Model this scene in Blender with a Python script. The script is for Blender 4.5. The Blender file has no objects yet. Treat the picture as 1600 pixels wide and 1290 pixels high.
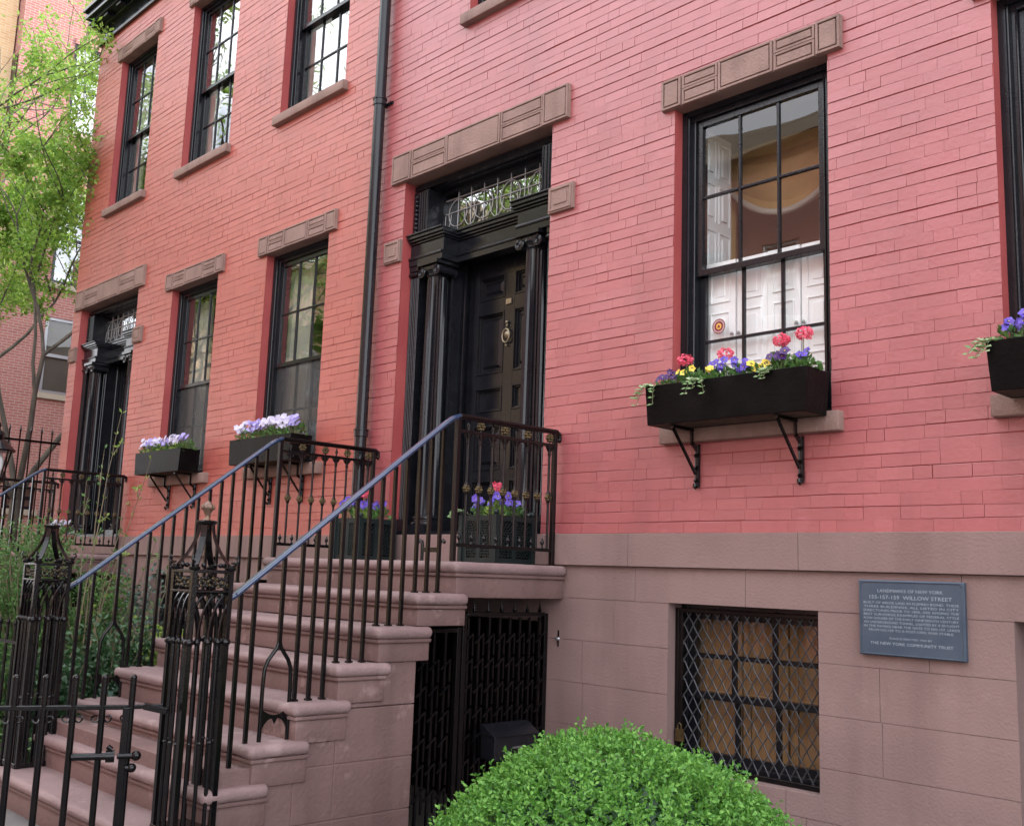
import bpy, bmesh, math, random
from mathutils import Vector, Matrix, noise
C = bpy.context.scene.collection
scene = bpy.context.scene
rad = math.radians
G = 1.6                       # eye height: heights below are measured from the camera's eye, G lifts them onto the ground

# ------------------------------------------------------------------ camera
def set_camera():
    yaw, pit, rol = rad(-46.0532), rad(8.9129), rad(1.999)
    fw = Vector((math.sin(yaw)*math.cos(pit), math.cos(yaw)*math.cos(pit), math.sin(pit)))
    rt0 = Vector((math.cos(yaw), -math.sin(yaw), 0)); up0 = rt0.cross(fw)
    rt = rt0*math.cos(rol) + up0*math.sin(rol); up = -rt0*math.sin(rol) + up0*math.cos(rol)
    cd = bpy.data.cameras.new('camera'); co = bpy.data.objects.new('camera', cd); C.objects.link(co)
    cd.sensor_width = 36; cd.lens = 36*1612.776/1600; cd.clip_start = .05; cd.clip_end = 2000
    m = Matrix((rt, up, -fw)).transposed().to_4x4(); m.translation = (0, -5.1, G)
    co.matrix_world = m; scene.camera = co
set_camera()

# ------------------------------------------------------------------ sky, sun, exposure
SUN_EL, SUN_AZ = 40.0, 25.0           # azimuth from +Y (behind the houses) towards +X
world = bpy.data.worlds.new('World'); scene.world = world; world.use_nodes = True
def set_world():
    nt = world.node_tree; N = nt.nodes; L = nt.links
    bg = N['Background']
    sky = N.new('ShaderNodeTexSky'); sky.sky_type = 'NISHITA'; sky.sun_disc = False
    sky.sun_elevation = rad(SUN_EL); sky.sun_rotation = rad(SUN_AZ)
    sky.air_density = 1.0; sky.dust_density = 2.0
    tc = N.new('ShaderNodeTexCoord'); no = N.new('ShaderNodeTexNoise'); no.inputs['Scale'].default_value = 2.2
    no.inputs['Detail'].default_value = 6; no.inputs['Roughness'].default_value = .6
    L.new(tc.outputs['Generated'], no.inputs['Vector'])
    mr = N.new('ShaderNodeMapRange'); mr.inputs[1].default_value = .36; mr.inputs[2].default_value = .54
    L.new(no.outputs['Fac'], mr.inputs[0])
    mx = N.new('ShaderNodeMix'); mx.data_type = 'RGBA'
    L.new(mr.outputs[0], mx.inputs['Factor']); L.new(sky.outputs[0], mx.inputs['A'])
    mx.inputs['B'].default_value = (14.6, 15.0, 16.0, 1)      # white cloud
    L.new(mx.outputs['Result'], bg.inputs['Color']); bg.inputs['Strength'].default_value = .12
set_world()
def set_sun():
    sd = bpy.data.lights.new('sun', 'SUN'); sd.energy = 3.0; sd.angle = rad(.5); sd.color = (1, .93, .82)
    so = bpy.data.objects.new('sun', sd); C.objects.link(so)
    el, az = rad(SUN_EL), rad(SUN_AZ)
    d = Vector((math.sin(az)*math.cos(el), math.cos(az)*math.cos(el), math.sin(el)))
    so.rotation_euler = d.to_track_quat('Z', 'Y').to_euler(); so.location = d*60
set_sun()
scene.view_settings.view_transform = 'Standard'; scene.view_settings.look = 'None'
scene.view_settings.exposure = 1.19; scene.view_settings.gamma = 1
scene.cycles.max_bounces = 8; scene.cycles.transparent_max_bounces = 16
scene.cycles.use_denoising = True

# ------------------------------------------------------------------ materials
def mat(name, col, rough=.6, col2=None, nscale=3.0, bump=0, bscale=60, metal=0, spec=.5, detail=4, lo=.35, hi=.65, island=False, trans=0, coat=0, stretch=None, streak=None, patch=None, ior=0, isl=0):
    m = bpy.data.materials.new(name); m.use_nodes = True
    nt = m.node_tree; N = nt.nodes; L = nt.links; b = N['Principled BSDF']
    b.inputs['Base Color'].default_value = (*col, 1); b.inputs['Roughness'].default_value = rough
    b.inputs['Metallic'].default_value = metal; b.inputs['Specular IOR Level'].default_value = spec
    b.inputs['Coat Weight'].default_value = coat
    if ior: b.inputs['IOR'].default_value = ior
    tc = N.new('ShaderNodeTexCoord'); vec = tc.outputs['Object']
    if stretch:
        mp = N.new('ShaderNodeMapping'); mp.inputs['Scale'].default_value = stretch; L.new(vec, mp.inputs[0]); vec = mp.outputs[0]
    colsock = None
    if col2 is not None:
        mx = N.new('ShaderNodeMix'); mx.data_type = 'RGBA'
        mx.inputs['A'].default_value = (*col, 1); mx.inputs['B'].default_value = (*col2, 1)
        if island:
            g = N.new('ShaderNodeNewGeometry'); L.new(g.outputs['Random Per Island'], mx.inputs['Factor'])
        else:
            no = N.new('ShaderNodeTexNoise'); no.inputs['Scale'].default_value = nscale; no.inputs['Detail'].default_value = detail
            L.new(vec, no.inputs['Vector'])
            mr = N.new('ShaderNodeMapRange'); mr.inputs[1].default_value = lo; mr.inputs[2].default_value = hi
            L.new(no.outputs['Fac'], mr.inputs[0]); L.new(mr.outputs[0], mx.inputs['Factor'])
        colsock = mx.outputs['Result']
        def overlay(scale, n, lo_, hi_, c, fac, mode):
            mp = N.new('ShaderNodeMapping'); mp.inputs['Scale'].default_value = scale; L.new(tc.outputs['Object'], mp.inputs[0])
            q = N.new('ShaderNodeTexNoise'); q.inputs['Scale'].default_value = n; q.inputs['Detail'].default_value = 6; q.inputs['Roughness'].default_value = .62; L.new(mp.outputs[0], q.inputs['Vector'])
            w = N.new('ShaderNodeMapRange'); w.inputs[1].default_value = lo_; w.inputs[2].default_value = hi_; w.inputs[4].default_value = fac; L.new(q.outputs['Fac'], w.inputs[0])
            x = N.new('ShaderNodeMix'); x.data_type = 'RGBA'; x.blend_type = mode; L.new(w.outputs[0], x.inputs['Factor']); L.new(colsock, x.inputs['A']); x.inputs['B'].default_value = (*c, 1)
            return x.outputs['Result']
        if streak: colsock = overlay((1, 1, .10), streak[1], .50, .72, (.45, .40, .40), streak[0], 'MULTIPLY')
        if isl:
            g = N.new('ShaderNodeNewGeometry'); w = N.new('ShaderNodeMapRange'); w.inputs[4].default_value = isl; L.new(g.outputs['Random Per Island'], w.inputs[0])
            x = N.new('ShaderNodeMix'); x.data_type = 'RGBA'; x.blend_type = 'MULTIPLY'; L.new(w.outputs[0], x.inputs['Factor']); L.new(colsock, x.inputs['A']); x.inputs['B'].default_value = (.5, .42, .42, 1); colsock = x.outputs['Result']
        if patch: colsock = overlay((1, 1, 1), patch[1], .60, .66, patch[2], patch[0], 'MIX')
        L.new(colsock, b.inputs['Base Color'])
    if bump:
        nb = N.new('ShaderNodeTexNoise'); nb.inputs['Scale'].default_value = bscale; nb.inputs['Detail'].default_value = 5
        L.new(vec, nb.inputs['Vector'])
        bu = N.new('ShaderNodeBump'); bu.inputs['Strength'].default_value = bump; bu.inputs['Distance'].default_value = .01
        L.new(nb.outputs['Fac'], bu.inputs['Height']); L.new(bu.outputs[0], b.inputs['Normal'])
    if trans:
        t = N.new('ShaderNodeBsdfTranslucent'); t.inputs[0].default_value = (*[min(1, c*1.6) for c in (col2 or col)], 1)
        if colsock: L.new(colsock, t.inputs[0])
        ms = N.new('ShaderNodeMixShader'); ms.inputs[0].default_value = trans
        L.new(b.outputs[0], ms.inputs[1]); L.new(t.outputs[0], ms.inputs[2]); L.new(ms.outputs[0], N['Material Output'].inputs[0])
    return m

def brick_tex_mat(name, c1, c2, mort, scale, rough=.8, axis='xz', bump=.4, bw=.215, rh=.0675):
    m = bpy.data.materials.new(name); m.use_nodes = True
    nt = m.node_tree; N = nt.nodes; L = nt.links; b = N['Principled BSDF']; b.inputs['Roughness'].default_value = rough
    tc = N.new('ShaderNodeTexCoord'); sp = N.new('ShaderNodeSeparateXYZ'); cb = N.new('ShaderNodeCombineXYZ')
    L.new(tc.outputs['Object'], sp.inputs[0])
    ad = N.new('ShaderNodeMath'); ad.operation = 'ADD'; L.new(sp.outputs[0], ad.inputs[0]); L.new(sp.outputs[1], ad.inputs[1])
    L.new(ad.outputs[0], cb.inputs[0]); L.new(sp.outputs[2], cb.inputs[1])
    bt = N.new('ShaderNodeTexBrick'); L.new(cb.outputs[0], bt.inputs['Vector'])
    bt.inputs['Color1'].default_value = (*c1, 1); bt.inputs['Color2'].default_value = (*c2, 1); bt.inputs['Mortar'].default_value = (*mort, 1)
    bt.inputs['Scale'].default_value = 1; bt.inputs['Mortar Size'].default_value = .009
    bt.inputs['Brick Width'].default_value = bw; bt.inputs['Row Height'].default_value = rh
    no = N.new('ShaderNodeTexNoise'); no.inputs['Scale'].default_value = 1.3; no.inputs['Detail'].default_value = 5; L.new(tc.outputs['Object'], no.inputs['Vector'])
    mx = N.new('ShaderNodeMix'); mx.data_type = 'RGBA'; mx.blend_type = 'MULTIPLY'; mx.inputs['Factor'].default_value = .5
    L.new(bt.outputs['Color'], mx.inputs['A']); L.new(no.outputs['Color'], mx.inputs['B'])
    L.new(bt.outputs['Color'], b.inputs['Base Color'])
    bu = N.new('ShaderNodeBump'); bu.inputs['Strength'].default_value = bump; bu.inputs['Distance'].default_value = .008; bu.invert = True
    L.new(bt.outputs['Fac'], bu.inputs['Height']); L.new(bu.outputs[0], b.inputs['Normal'])
    return m

def glass_mat(name, refl=1.0, ior=1.9, wob=.05, wscale=1.6, tint=(.96, .98, .97)):
    m = bpy.data.materials.new(name); m.use_nodes = True
    nt = m.node_tree; N = nt.nodes; L = nt.links; N.remove(N['Principled BSDF'])
    tr = N.new('ShaderNodeBsdfTransparent'); tr.inputs[0].default_value = (*tint, 1)
    gl = N.new('ShaderNodeBsdfGlossy'); gl.inputs['Roughness'].default_value = .008; gl.inputs[0].default_value = (refl, refl, refl, 1)
    lw = N.new('ShaderNodeLayerWeight'); lw.inputs['Blend'].default_value = .5; R0 = ((ior-1)/(ior+1))**2
    pw = N.new('ShaderNodeMath'); pw.operation = 'POWER'; pw.inputs[1].default_value = 5; L.new(lw.outputs['Facing'], pw.inputs[0])
    fr = N.new('ShaderNodeMath'); fr.operation = 'MULTIPLY_ADD'; fr.inputs[1].default_value = 1-R0; fr.inputs[2].default_value = R0; L.new(pw.outputs[0], fr.inputs[0])
    tc = N.new('ShaderNodeTexCoord'); no = N.new('ShaderNodeTexNoise'); no.inputs['Scale'].default_value = wscale; no.inputs['Detail'].default_value = 1
    L.new(tc.outputs['Object'], no.inputs['Vector'])
    bu = N.new('ShaderNodeBump'); bu.inputs['Strength'].default_value = wob; bu.inputs['Distance'].default_value = .2
    L.new(no.outputs['Fac'], bu.inputs['Height']); L.new(bu.outputs[0], gl.inputs['Normal'])
    ms = N.new('ShaderNodeMixShader'); L.new(fr.outputs[0], ms.inputs[0]); L.new(tr.outputs[0], ms.inputs[1]); L.new(gl.outputs[0], ms.inputs[2])
    L.new(ms.outputs[0], N['Material Output'].inputs[0])
    return m

M = {}
M['brick'] = mat('painted_brick', (.34, .074, .079), .46, (.40, .098, .103), 1.1, .22, 42, spec=.6, lo=.3, hi=.7, streak=(.26, 2.6), ior=1.8, isl=.20, patch=(.30, 4.5, (.43, .13, .14)))
M['brickl'] = mat('orange_red_painted_brick', (.395, .084, .064), .48, (.455, .108, .084), 1.1, .22, 42, spec=.6, lo=.3, hi=.7, streak=(.26, 2.6), ior=1.75, isl=.20, patch=(.30, 4.5, (.46, .13, .11)))
M['reveal'] = mat('painted_reveal', (.36, .062, .062), .55, (.42, .085, .08), 2, .4, 40)
M['stone'] = mat('brownstone', (.252, .168, .154), .74, (.212, .139, .128), 1.7, .35, 70, streak=(.32, 2.2), patch=(.22, 2.5, (.32, .22, .20)))
M['step'] = mat('stoop_brownstone', (.188, .114, .104), .68, (.148, .088, .080), 2.3, .55, 38, lo=.3, hi=.7, streak=(.45, 3.2), patch=(.55, 3.4, (.34, .23, .215)))  # riser tone, kept darker than the treads: their shade is in the colour
M['tread'] = mat('worn_skylit_tread_stone', (.250, .168, .162), .66, (.195, .128, .124), 2.3, .55, 38, lo=.3, hi=.7, streak=(.35, 3.2), patch=(.5, 3.4, (.37, .265, .25)))  # lighter than the risers: wear plus the light on tread tops, in the colour
M['trimstone'] = mat('trim_stone', (.285, .185, .155), .78, (.235, .150, .125), 5, .5, 60, streak=(.40, 6))
M['black'] = mat('black_gloss_paint', (.0085, .009, .012), .13, (.012, .013, .016), 6, .10, 90, spec=.36)
M['iron'] = mat('black_iron', (.0025, .0025, .0035), .11, (.006, .0045, .0045), 14, .10, 120, spec=.32)
M['rail'] = mat('handrail_sky_sheen', (.022, .045, .10), .16, (.028, .05, .11), 20, .10, 120, spec=.7, coat=.4)  # black rail given blue: the sky's sheen is put into the base colour
M['redrail'] = mat('rusty_iron', (.010, .0045, .005), .28, (.005, .004, .004), 9, .2, 120, spec=.3)
M['brass'] = mat('old_brass', (.13, .09, .035), .38, (.06, .042, .02), 30, .3, 90, metal=.6)
M['finial'] = mat('gilt_finial', (.20, .125, .085), .40, (.12, .075, .055), 25, .2, 90, metal=.4)
M['glass'] = glass_mat('window_glass', 1, 1.65, .018)
M['glassg'] = glass_mat('lower_window_glass', 1, 2.6, .03)
M['glassu'] = glass_mat('upper_window_glass', 1, 3.4, .05)
M['white'] = mat('white_paint', (.87, .88, .89), .45, (.83, .84, .85), 2, .05, 40)
M['curtain'] = mat('cream_curtain', (.66, .64, .56), .9, (.56, .55, .48), 2, .1, 80, trans=.2)
M['room'] = mat('room_plaster', (.42, .26, .17), .9, (.36, .22, .14), 1, 0)
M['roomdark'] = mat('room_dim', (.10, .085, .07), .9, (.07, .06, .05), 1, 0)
M['goldcloth'] = mat('gold_cloth', (.72, .50, .20), .6, (.62, .42, .16), 6, .1, 60, trans=.15)
M['gold'] = mat('gilt_frame', (.62, .42, .14), .35, (.50, .33, .10), 20, .2, 80, metal=.5)
M['wood'] = mat('brown_shutter_wood', (.36, .20, .085), .5, (.28, .15, .06), 5, .12, 40, stretch=(8, 8, 1))
M['plaque'] = mat('plaque_bronze', (.055, .085, .125), .42, (.075, .105, .145), 8, .1, 120, metal=.3)
M['letter'] = mat('plaque_letter', (.34, .40, .46), .5, (.28, .34, .40), 30)
M['darkwood'] = mat('window_box_paint', (.003, .003, .0032), .34, (.007, .0065, .0065), 7, .2, 40, lo=.4, hi=.75, spec=.07)
M['lattice'] = mat('lattice_plastic', (.010, .016, .017), .45, (.014, .022, .022), 9, .1, 60, spec=.3)
M['soil'] = mat('garden_soil', (.045, .032, .022), .95, (.08, .06, .04), 6, .8, 30)
M['flag'] = mat('flagstone', (.15, .138, .13), .85, (.11, .10, .098), 2.5, .4, 40)
M['asph'] = mat('asphalt', (.05, .05, .052), .9, (.065, .065, .066), 4, .5, 80)
M['ground'] = mat('ground_dirt', (.10, .09, .075), .95, (.14, .125, .10), .5, .3, 10)
M['bush'] = mat('boxwood_leaf', (.055, .19, .024), .5, (.20, .44, .075), 1, island=True, trans=.3)
M['leafg'] = mat('leaf_green', (.055, .14, .032), .5, (.125, .25, .065), 1, island=True, trans=.25)
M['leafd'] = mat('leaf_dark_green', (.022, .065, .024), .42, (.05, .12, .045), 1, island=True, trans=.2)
M['leafy'] = mat('leaf_yellow_green', (.16, .28, .05), .5, (.32, .42, .09), 1, island=True, trans=.35)
M['leaft'] = mat('spring_tree_leaf', (.15, .31, .045), .5, (.34, .50, .09), 1, island=True, trans=.45)
M['leafb'] = mat('leaf_bluish', (.06, .12, .09), .4, (.12, .19, .15), 1, island=True, trans=.2)
M['vinca'] = mat('variegated_leaf', (.16, .30, .10), .5, (.50, .60, .36), 1, island=True, trans=.3)
M['stem'] = mat('green_stem', (.10, .15, .05), .6, (.16, .14, .07), 20)
M['twig'] = mat('woody_twig', (.16, .12, .08), .8, (.22, .19, .12), 12, .4, 60)
M['bark'] = mat('tree_bark', (.065, .055, .045), .9, (.12, .105, .085), 9, .8, 30, stretch=(1, 1, .3))
M['pink'] = mat('geranium_pink', (.78, .07, .16), .5, (.90, .20, .27), 1, island=True, trans=.2)
M['purple'] = mat('pansy_violet', (.075, .035, .42), .5, (.16, .10, .55), 1, island=True, trans=.2)
M['dpurple'] = mat('pansy_dark_purple', (.035, .010, .085), .5, (.075, .02, .15), 1, island=True)
M['yellow'] = mat('pansy_yellow', (.85, .62, .03), .5, (.90, .72, .12), 1, island=True, trans=.2)
M['wpansy'] = mat('pansy_white', (.78, .76, .80), .5, (.62, .58, .82), 1, island=True, trans=.2)
M['lav'] = mat('pansy_lavender', (.34, .28, .72), .5, (.52, .46, .82), 1, island=True, trans=.2)
M['pcenter'] = mat('pansy_centre', (.02, .008, .03), .6)
M['pyel'] = mat('pansy_eye', (.85, .60, .05), .6)
M['bronze_leaf'] = mat('bronze_foliage', (.10, .055, .04), .6, (.17, .10, .06), 1, island=True)
M['farbrick'] = brick_tex_mat('far_brick', (.40, .155, .135), (.33, .12, .105), (.42, .30, .27), 1, bump=.3)
M['cream'] = brick_tex_mat('sunlit_buff_brick', (.55, .33, .16), (.62, .42, .22), (.60, .48, .34), 1)
M['reddark'] = brick_tex_mat('brick_plain', (.26, .085, .07), (.21, .07, .06), (.30, .2, .17), 1)
M['lead'] = mat('leading_grey', (.36, .36, .36), .5, (.28, .28, .28), 20)
M['oldbrass'] = mat('pale_worn_brass', (.34, .29, .20), .35, (.26, .22, .15), 30, .1, 90, metal=.6)
M['wire'] = mat('glint_grey_wire', (.085, .088, .095), .4, (.05, .05, .055), 12, .1, 90, spec=.6, metal=.4)  # black mesh greyed: glints on its paint are put into the colour
M['lampglass'] = mat('milk_glass', (.75, .78, .78), .25, (.70, .74, .74), 3)
M['stick_red'] = mat('sticker_red', (.18, .015, .03), .5)
M['stick_gold'] = mat('sticker_gold', (.75, .42, .08), .5)
M['stick_cream'] = mat('sticker_cream', (.55, .38, .36), .5)
M['metal'] = mat('grey_metal', (.35, .36, .38), .3, metal=.8)
M['roof'] = mat('tar_roof', (.04, .04, .04), .9)
M['buffstone'] = mat('buff_trim', (.40, .34, .27), .8)

def screen_mat():
    m = bpy.data.materials.new('insect_screen'); m.use_nodes = True; nt = m.node_tree; N = nt.nodes; L = nt.links
    N['Principled BSDF'].inputs['Base Color'].default_value = (.06, .065, .07, 1); N['Principled BSDF'].inputs['Roughness'].default_value = .5
    t = N.new('ShaderNodeBsdfTransparent'); s = N.new('ShaderNodeMixShader'); s.inputs[0].default_value = .36
    L.new(t.outputs[0], s.inputs[1]); L.new(N['Principled BSDF'].outputs[0], s.inputs[2]); L.new(s.outputs[0], N['Material Output'].inputs[0]); return m
M['screen'] = screen_mat()

# ------------------------------------------------------------------ mesh building
class MB:
    def __init__(s): s.v = []; s.f = []; s.m = []
    def quad(s, a, b, c, d, mi=0):
        i = len(s.v); s.v += [a, b, c, d]; s.f.append((i, i+1, i+2, i+3)); s.m.append(mi)
    def box(s, x0, x1, y0, y1, z0, z1, mi=0):
        if x0 > x1: x0, x1 = x1, x0
        if y0 > y1: y0, y1 = y1, y0
        if z0 > z1: z0, z1 = z1, z0
        i = len(s.v)
        s.v += [(x0,y0,z0),(x1,y0,z0),(x1,y1,z0),(x0,y1,z0),(x0,y0,z1),(x1,y0,z1),(x1,y1,z1),(x0,y1,z1)]
        for q in ((0,3,2,1),(4,5,6,7),(0,1,5,4),(1,2,6,5),(2,3,7,6),(3,0,4,7)):
            s.f.append(tuple(i+k for k in q)); s.m.append(mi)
        return s
    def hexa(s, b, t, mi=0):                       # bottom 4 and top 4 corners, counter-clockwise seen from above
        i = len(s.v); s.v += list(b)+list(t)
        for q in ((0,3,2,1),(4,5,6,7),(0,1,5,4),(1,2,6,5),(2,3,7,6),(3,0,4,7)):
            s.f.append(tuple(i+k for k in q)); s.m.append(mi)
        return s
    def tube(s, pts, r, n=8, mi=0, cap=True):
        P = [Vector(p) for p in pts]; R = r if isinstance(r, (list, tuple)) else [r]*len(P)
        rings = []; u = None
        for k, p in enumerate(P):
            t = (P[min(k+1, len(P)-1)]-P[max(k-1, 0)])
            t = t.normalized() if t.length > 1e-9 else Vector((0, 0, 1))
            if u is None: u = t.orthogonal().normalized()
            u = (u - t*u.dot(t)); u = u.normalized() if u.length > 1e-6 else t.orthogonal().normalized()
            w = t.cross(u); i = len(s.v)
            for j in range(n):
                a = 2*math.pi*j/n; s.v.append(tuple(p+(u*math.cos(a)+w*math.sin(a))*R[k]))
            rings.append(i)
        for a, b in zip(rings, rings[1:]):
            for j in range(n): s.f.append((a+j, a+(j+1)%n, b+(j+1)%n, b+j)); s.m.append(mi)
        if cap:
            s.f.append(tuple(rings[0]+j for j in reversed(range(n)))); s.m.append(mi)
            s.f.append(tuple(rings[-1]+j for j in range(n))); s.m.append(mi)
        return s
    def bar(s, a, b, w, h, up=(0, 0, 1), mi=0):      # rectangular bar
        a = Vector(a); b = Vector(b); t = (b-a).normalized(); u = Vector(up); x = t.cross(u)
        if x.length < 1e-5: x = t.orthogonal()
        x.normalize(); u = x.cross(t)
        B = []
        for p in (a, b):
            B.append([tuple(p-x*w/2-u*h/2), tuple(p+x*w/2-u*h/2), tuple(p+x*w/2+u*h/2), tuple(p-x*w/2+u*h/2)])
        i = len(s.v); s.v += B[0]+B[1]
        for q in ((0,3,2,1),(4,5,6,7),(0,1,5,4),(1,2,6,5),(2,3,7,6),(3,0,4,7)):
            s.f.append(tuple(i+k for k in q)); s.m.append(mi)
        return s
    def lathe(s, c, prof, n=16, axis='z', mi=0):     # prof: (radius, height along axis)
        rings = []
        for r, h in prof:
            i = len(s.v); rings.append(i)
            for j in range(n):
                a = 2*math.pi*j/n; x, y = r*math.cos(a), r*math.sin(a)
                p = (x, y, h) if axis == 'z' else ((h, x, y) if axis == 'x' else (y, h, x))
                s.v.append((c[0]+p[0], c[1]+p[1], c[2]+p[2]))
        for a, b in zip(rings, rings[1:]):
            for j in range(n): s.f.append((a+j, a+(j+1)%n, b+(j+1)%n, b+j)); s.m.append(mi)
        s.f.append(tuple(rings[0]+j for j in reversed(range(n)))); s.m.append(mi)
        s.f.append(tuple(rings[-1]+j for j in range(n))); s.m.append(mi)
        return s
    def ball(s, c, r, n=8, mi=0, sz=1.0):
        k = max(4, n//2+1)
        return s.lathe(c, [(max(1e-4, r*math.sin(math.pi*i/k)), -r*sz*math.cos(math.pi*i/k)) for i in range(k+1)], n, 'z', mi)
    def leaf(s, p, d, nrm, L, W, mi=0, fold=.25):
        p = Vector(p); d = Vector(d).normalized(); n = Vector(nrm); x = d.cross(n)
        if x.length < 1e-5: x = d.orthogonal()
        x.normalize(); n = x.cross(d)
        i = len(s.v)
        m = p+d*L*.5
        s.v += [tuple(p), tuple(m+x*W*.5+n*W*fold), tuple(p+d*L), tuple(m-x*W*.5+n*W*fold)]
        s.f.append((i, i+1, i+2, i+3)); s.m.append(mi)
    def build(s, name, mats, parent=None, smooth=None, bevel=0, seg=2):
        off = wl(parent) if parent else Vector((0, 0, 0))
        me = bpy.data.meshes.new(name)
        me.from_pydata([tuple(Vector(v)-off) for v in s.v], [], s.f)
        if not isinstance(mats, (list, tuple)): mats = [mats]
        for m in mats: me.materials.append(m)
        if len(mats) > 1: me.polygons.foreach_set('material_index', s.m)
        if smooth:
            me.shade_smooth(); me.set_sharp_from_angle(angle=rad(smooth))
        me.update()
        o = bpy.data.objects.new(name, me); C.objects.link(o)
        if parent: o.parent = parent
        if bevel:
            b = o.modifiers.new('edge', 'BEVEL'); b.width = bevel; b.segments = seg; b.limit_method = 'ANGLE'; b.angle_limit = rad(40)
            if seg > 2:
                me.shade_smooth(); me.set_sharp_from_angle(angle=rad(50))
        return o
def worn(o, bev, seg, cell, amp, chip=0, dip=0):     # weathered stone: rounded edges, uneven faces, a few chips
    me = o.data; bm = bmesh.new(); bm.from_mesh(me)
    es = [e for e in bm.edges if len(e.link_faces) == 2 and e.calc_face_angle(0) > .6]
    if bev: bmesh.ops.bevel(bm, geom=es, offset=bev, segments=seg, profile=.5, affect='EDGES')
    lo = [min(v.co[i] for v in bm.verts) for i in range(3)]; hi = [max(v.co[i] for v in bm.verts) for i in range(3)]
    for ax in (0, 1, 2):
        n = int((hi[ax]-lo[ax])/cell[ax]) if cell[ax] else 0
        for k in range(1, n):
            co = [0, 0, 0]; no = [0, 0, 0]; co[ax] = lo[ax]+(hi[ax]-lo[ax])*k/n; no[ax] = 1
            bmesh.ops.bisect_plane(bm, geom=bm.verts[:]+bm.edges[:]+bm.faces[:], plane_co=co, plane_no=no)
    bm.normal_update(); off = wl(o)
    D = []
    for v in bm.verts:
        q = (v.co+off); d = amp*(noise.noise(q*7)+.6*noise.noise(q*19))
        if chip:
            c = noise.noise(q*5.5+Vector((3, 7, 1)))
            if c > .38: d -= chip*min(1, (c-.38)/.2)*(.5+.5*noise.noise(q*30))
        D.append(v.normal*d+Vector((0, 0, -dip*max(0, 1-((v.co.x-(lo[0]+hi[0])/2)/((hi[0]-lo[0])*.36))**2) if dip and v.normal.z > .3 else 0)))
    for v, d in zip(bm.verts, D): v.co += d
    bm.to_mesh(me); bm.free(); me.shade_smooth(); me.set_sharp_from_angle(angle=rad(55)); me.update()
    return o
def wl(o):
    v = Vector((0, 0, 0))
    while o: v += Vector(o.location); o = o.parent
    return v
def tag(o, label=None, cat=None, group=None, kind=None):
    if label: o['label'] = label
    if cat: o['category'] = cat
    if group: o['group'] = group
    if kind: o['kind'] = kind
    return o
def thing(name, label, cat, loc, group=None):
    o = bpy.data.objects.new(name, None); C.objects.link(o); o.location = loc; o.empty_display_size = .1
    return tag(o, label, cat, group)
def copy_tree(o, parent=None):
    c = o.copy(); C.objects.link(c)
    if parent: c.parent = parent
    for ch in list(o.children): copy_tree(ch, c)
    return c
def rnd(a, b): return random.uniform(a, b)
def rdir():
    while True:
        v = Vector((rnd(-1, 1), rnd(-1, 1), rnd(-1, 1)))
        if .05 < v.length < 1: return v.normalized()

def sub_rects(r, holes):
    out = [r]
    for h in holes:
        nx = []
        for (a, b, c, d) in out:
            if h[0] >= b or h[1] <= a or h[2] >= d or h[3] <= c: nx.append((a, b, c, d)); continue
            if h[0] > a: nx.append((a, h[0], c, d))
            if h[1] < b: nx.append((h[1], b, c, d))
            m0, m1 = max(a, h[0]), min(b, h[1])
            if h[2] > c: nx.append((m0, m1, c, h[2]))
            if h[3] < d: nx.append((m0, m1, h[3], d))
        out = nx
    return [q for q in out if q[1]-q[0] > .004 and q[3]-q[2] > .004]

def vnoise(x, k):
    i = math.floor(x); f = x-i; f = f*f*(3-2*f); h = lambda n: (math.sin(n*127.1+k*311.7)*43758.5453) % 1.0
    return h(i)*(1-f)+h(i+1)*f
def brick_front(mb, X0, X1, Z0, Z1, holes, course, lens, joint, dep, y=0.0, jit=.003, runs=False, fillv=0, tilt=.0025, shift=None, chamf=.003):
    nrow = int(math.ceil((Z1-Z0)/course))
    wav = (lambda x, r: .0032*math.sin(x*1.1+r*.35)+.0022*math.sin(x*3.7+r*1.9)+rnd(-.0012, .0012)) if runs else (lambda x, r: 0)
    for r in range(nrow):
        z0 = Z0+r*course; z1 = min(Z1, z0+course)
        x = X0-(shift[r % len(shift)] if shift else (rnd(0, .3)))
        k = r % 2; last = wav(x, r)
        while x < X1:
            L = lens[k % len(lens)]*(rnd(.96, 1.04) if runs else 1); k += 1
            jl = joint*((.06 if random.random() < .35 else .28) if random.random() < fillv else rnd(.6, 1.0))
            n = vnoise(x/.55, r*1.37) if runs else 1
            jb = joint*(.10+1.25*max(0, n-.38)/.62*rnd(.7, 1.1)) if runs else joint*rnd(.6, 1.25)
            a, b = max(x+jl/2, X0), min(x+L-jl/2, X1); x += L; nxt = wav(x, r)
            wa, wb = last, nxt; last = nxt
            if b-a < .006: continue
            yb = y-rnd(0, jit); tl = rnd(0, tilt)*(n if runs else 1)
            if r == 0: wa = wb = 0
            for (p, q, c, d) in sub_rects((a, b, z0+jb*.6, z1-joint*.12), holes):
                yt = yb+tl*.7; y0 = yb-tl*.5; ch = min(chamf, (d-c)*.3)
                w0 = rnd(-.0010, .0010); w1 = rnd(-.0010, .0010)
                A = (p, y0+w0, c+wa); B = (q, y0+w1, c+wb); Cc = (q, yt+w1, d-ch+wb); D = (p, yt+w0, d-ch+wa)
                mb.quad(A, B, Cc, D)
                mb.quad(D, Cc, (q, y+dep, d+wb), (p, y+dep, d+wa))
                mb.quad((p, y+dep, c+wa), (q, y+dep, c+wb), B, A)
                mb.quad((p, y+dep, c), A, D, (p, y+dep, d))
                mb.quad(B, (q, y+dep, c), (q, y+dep, d), Cc)

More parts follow.
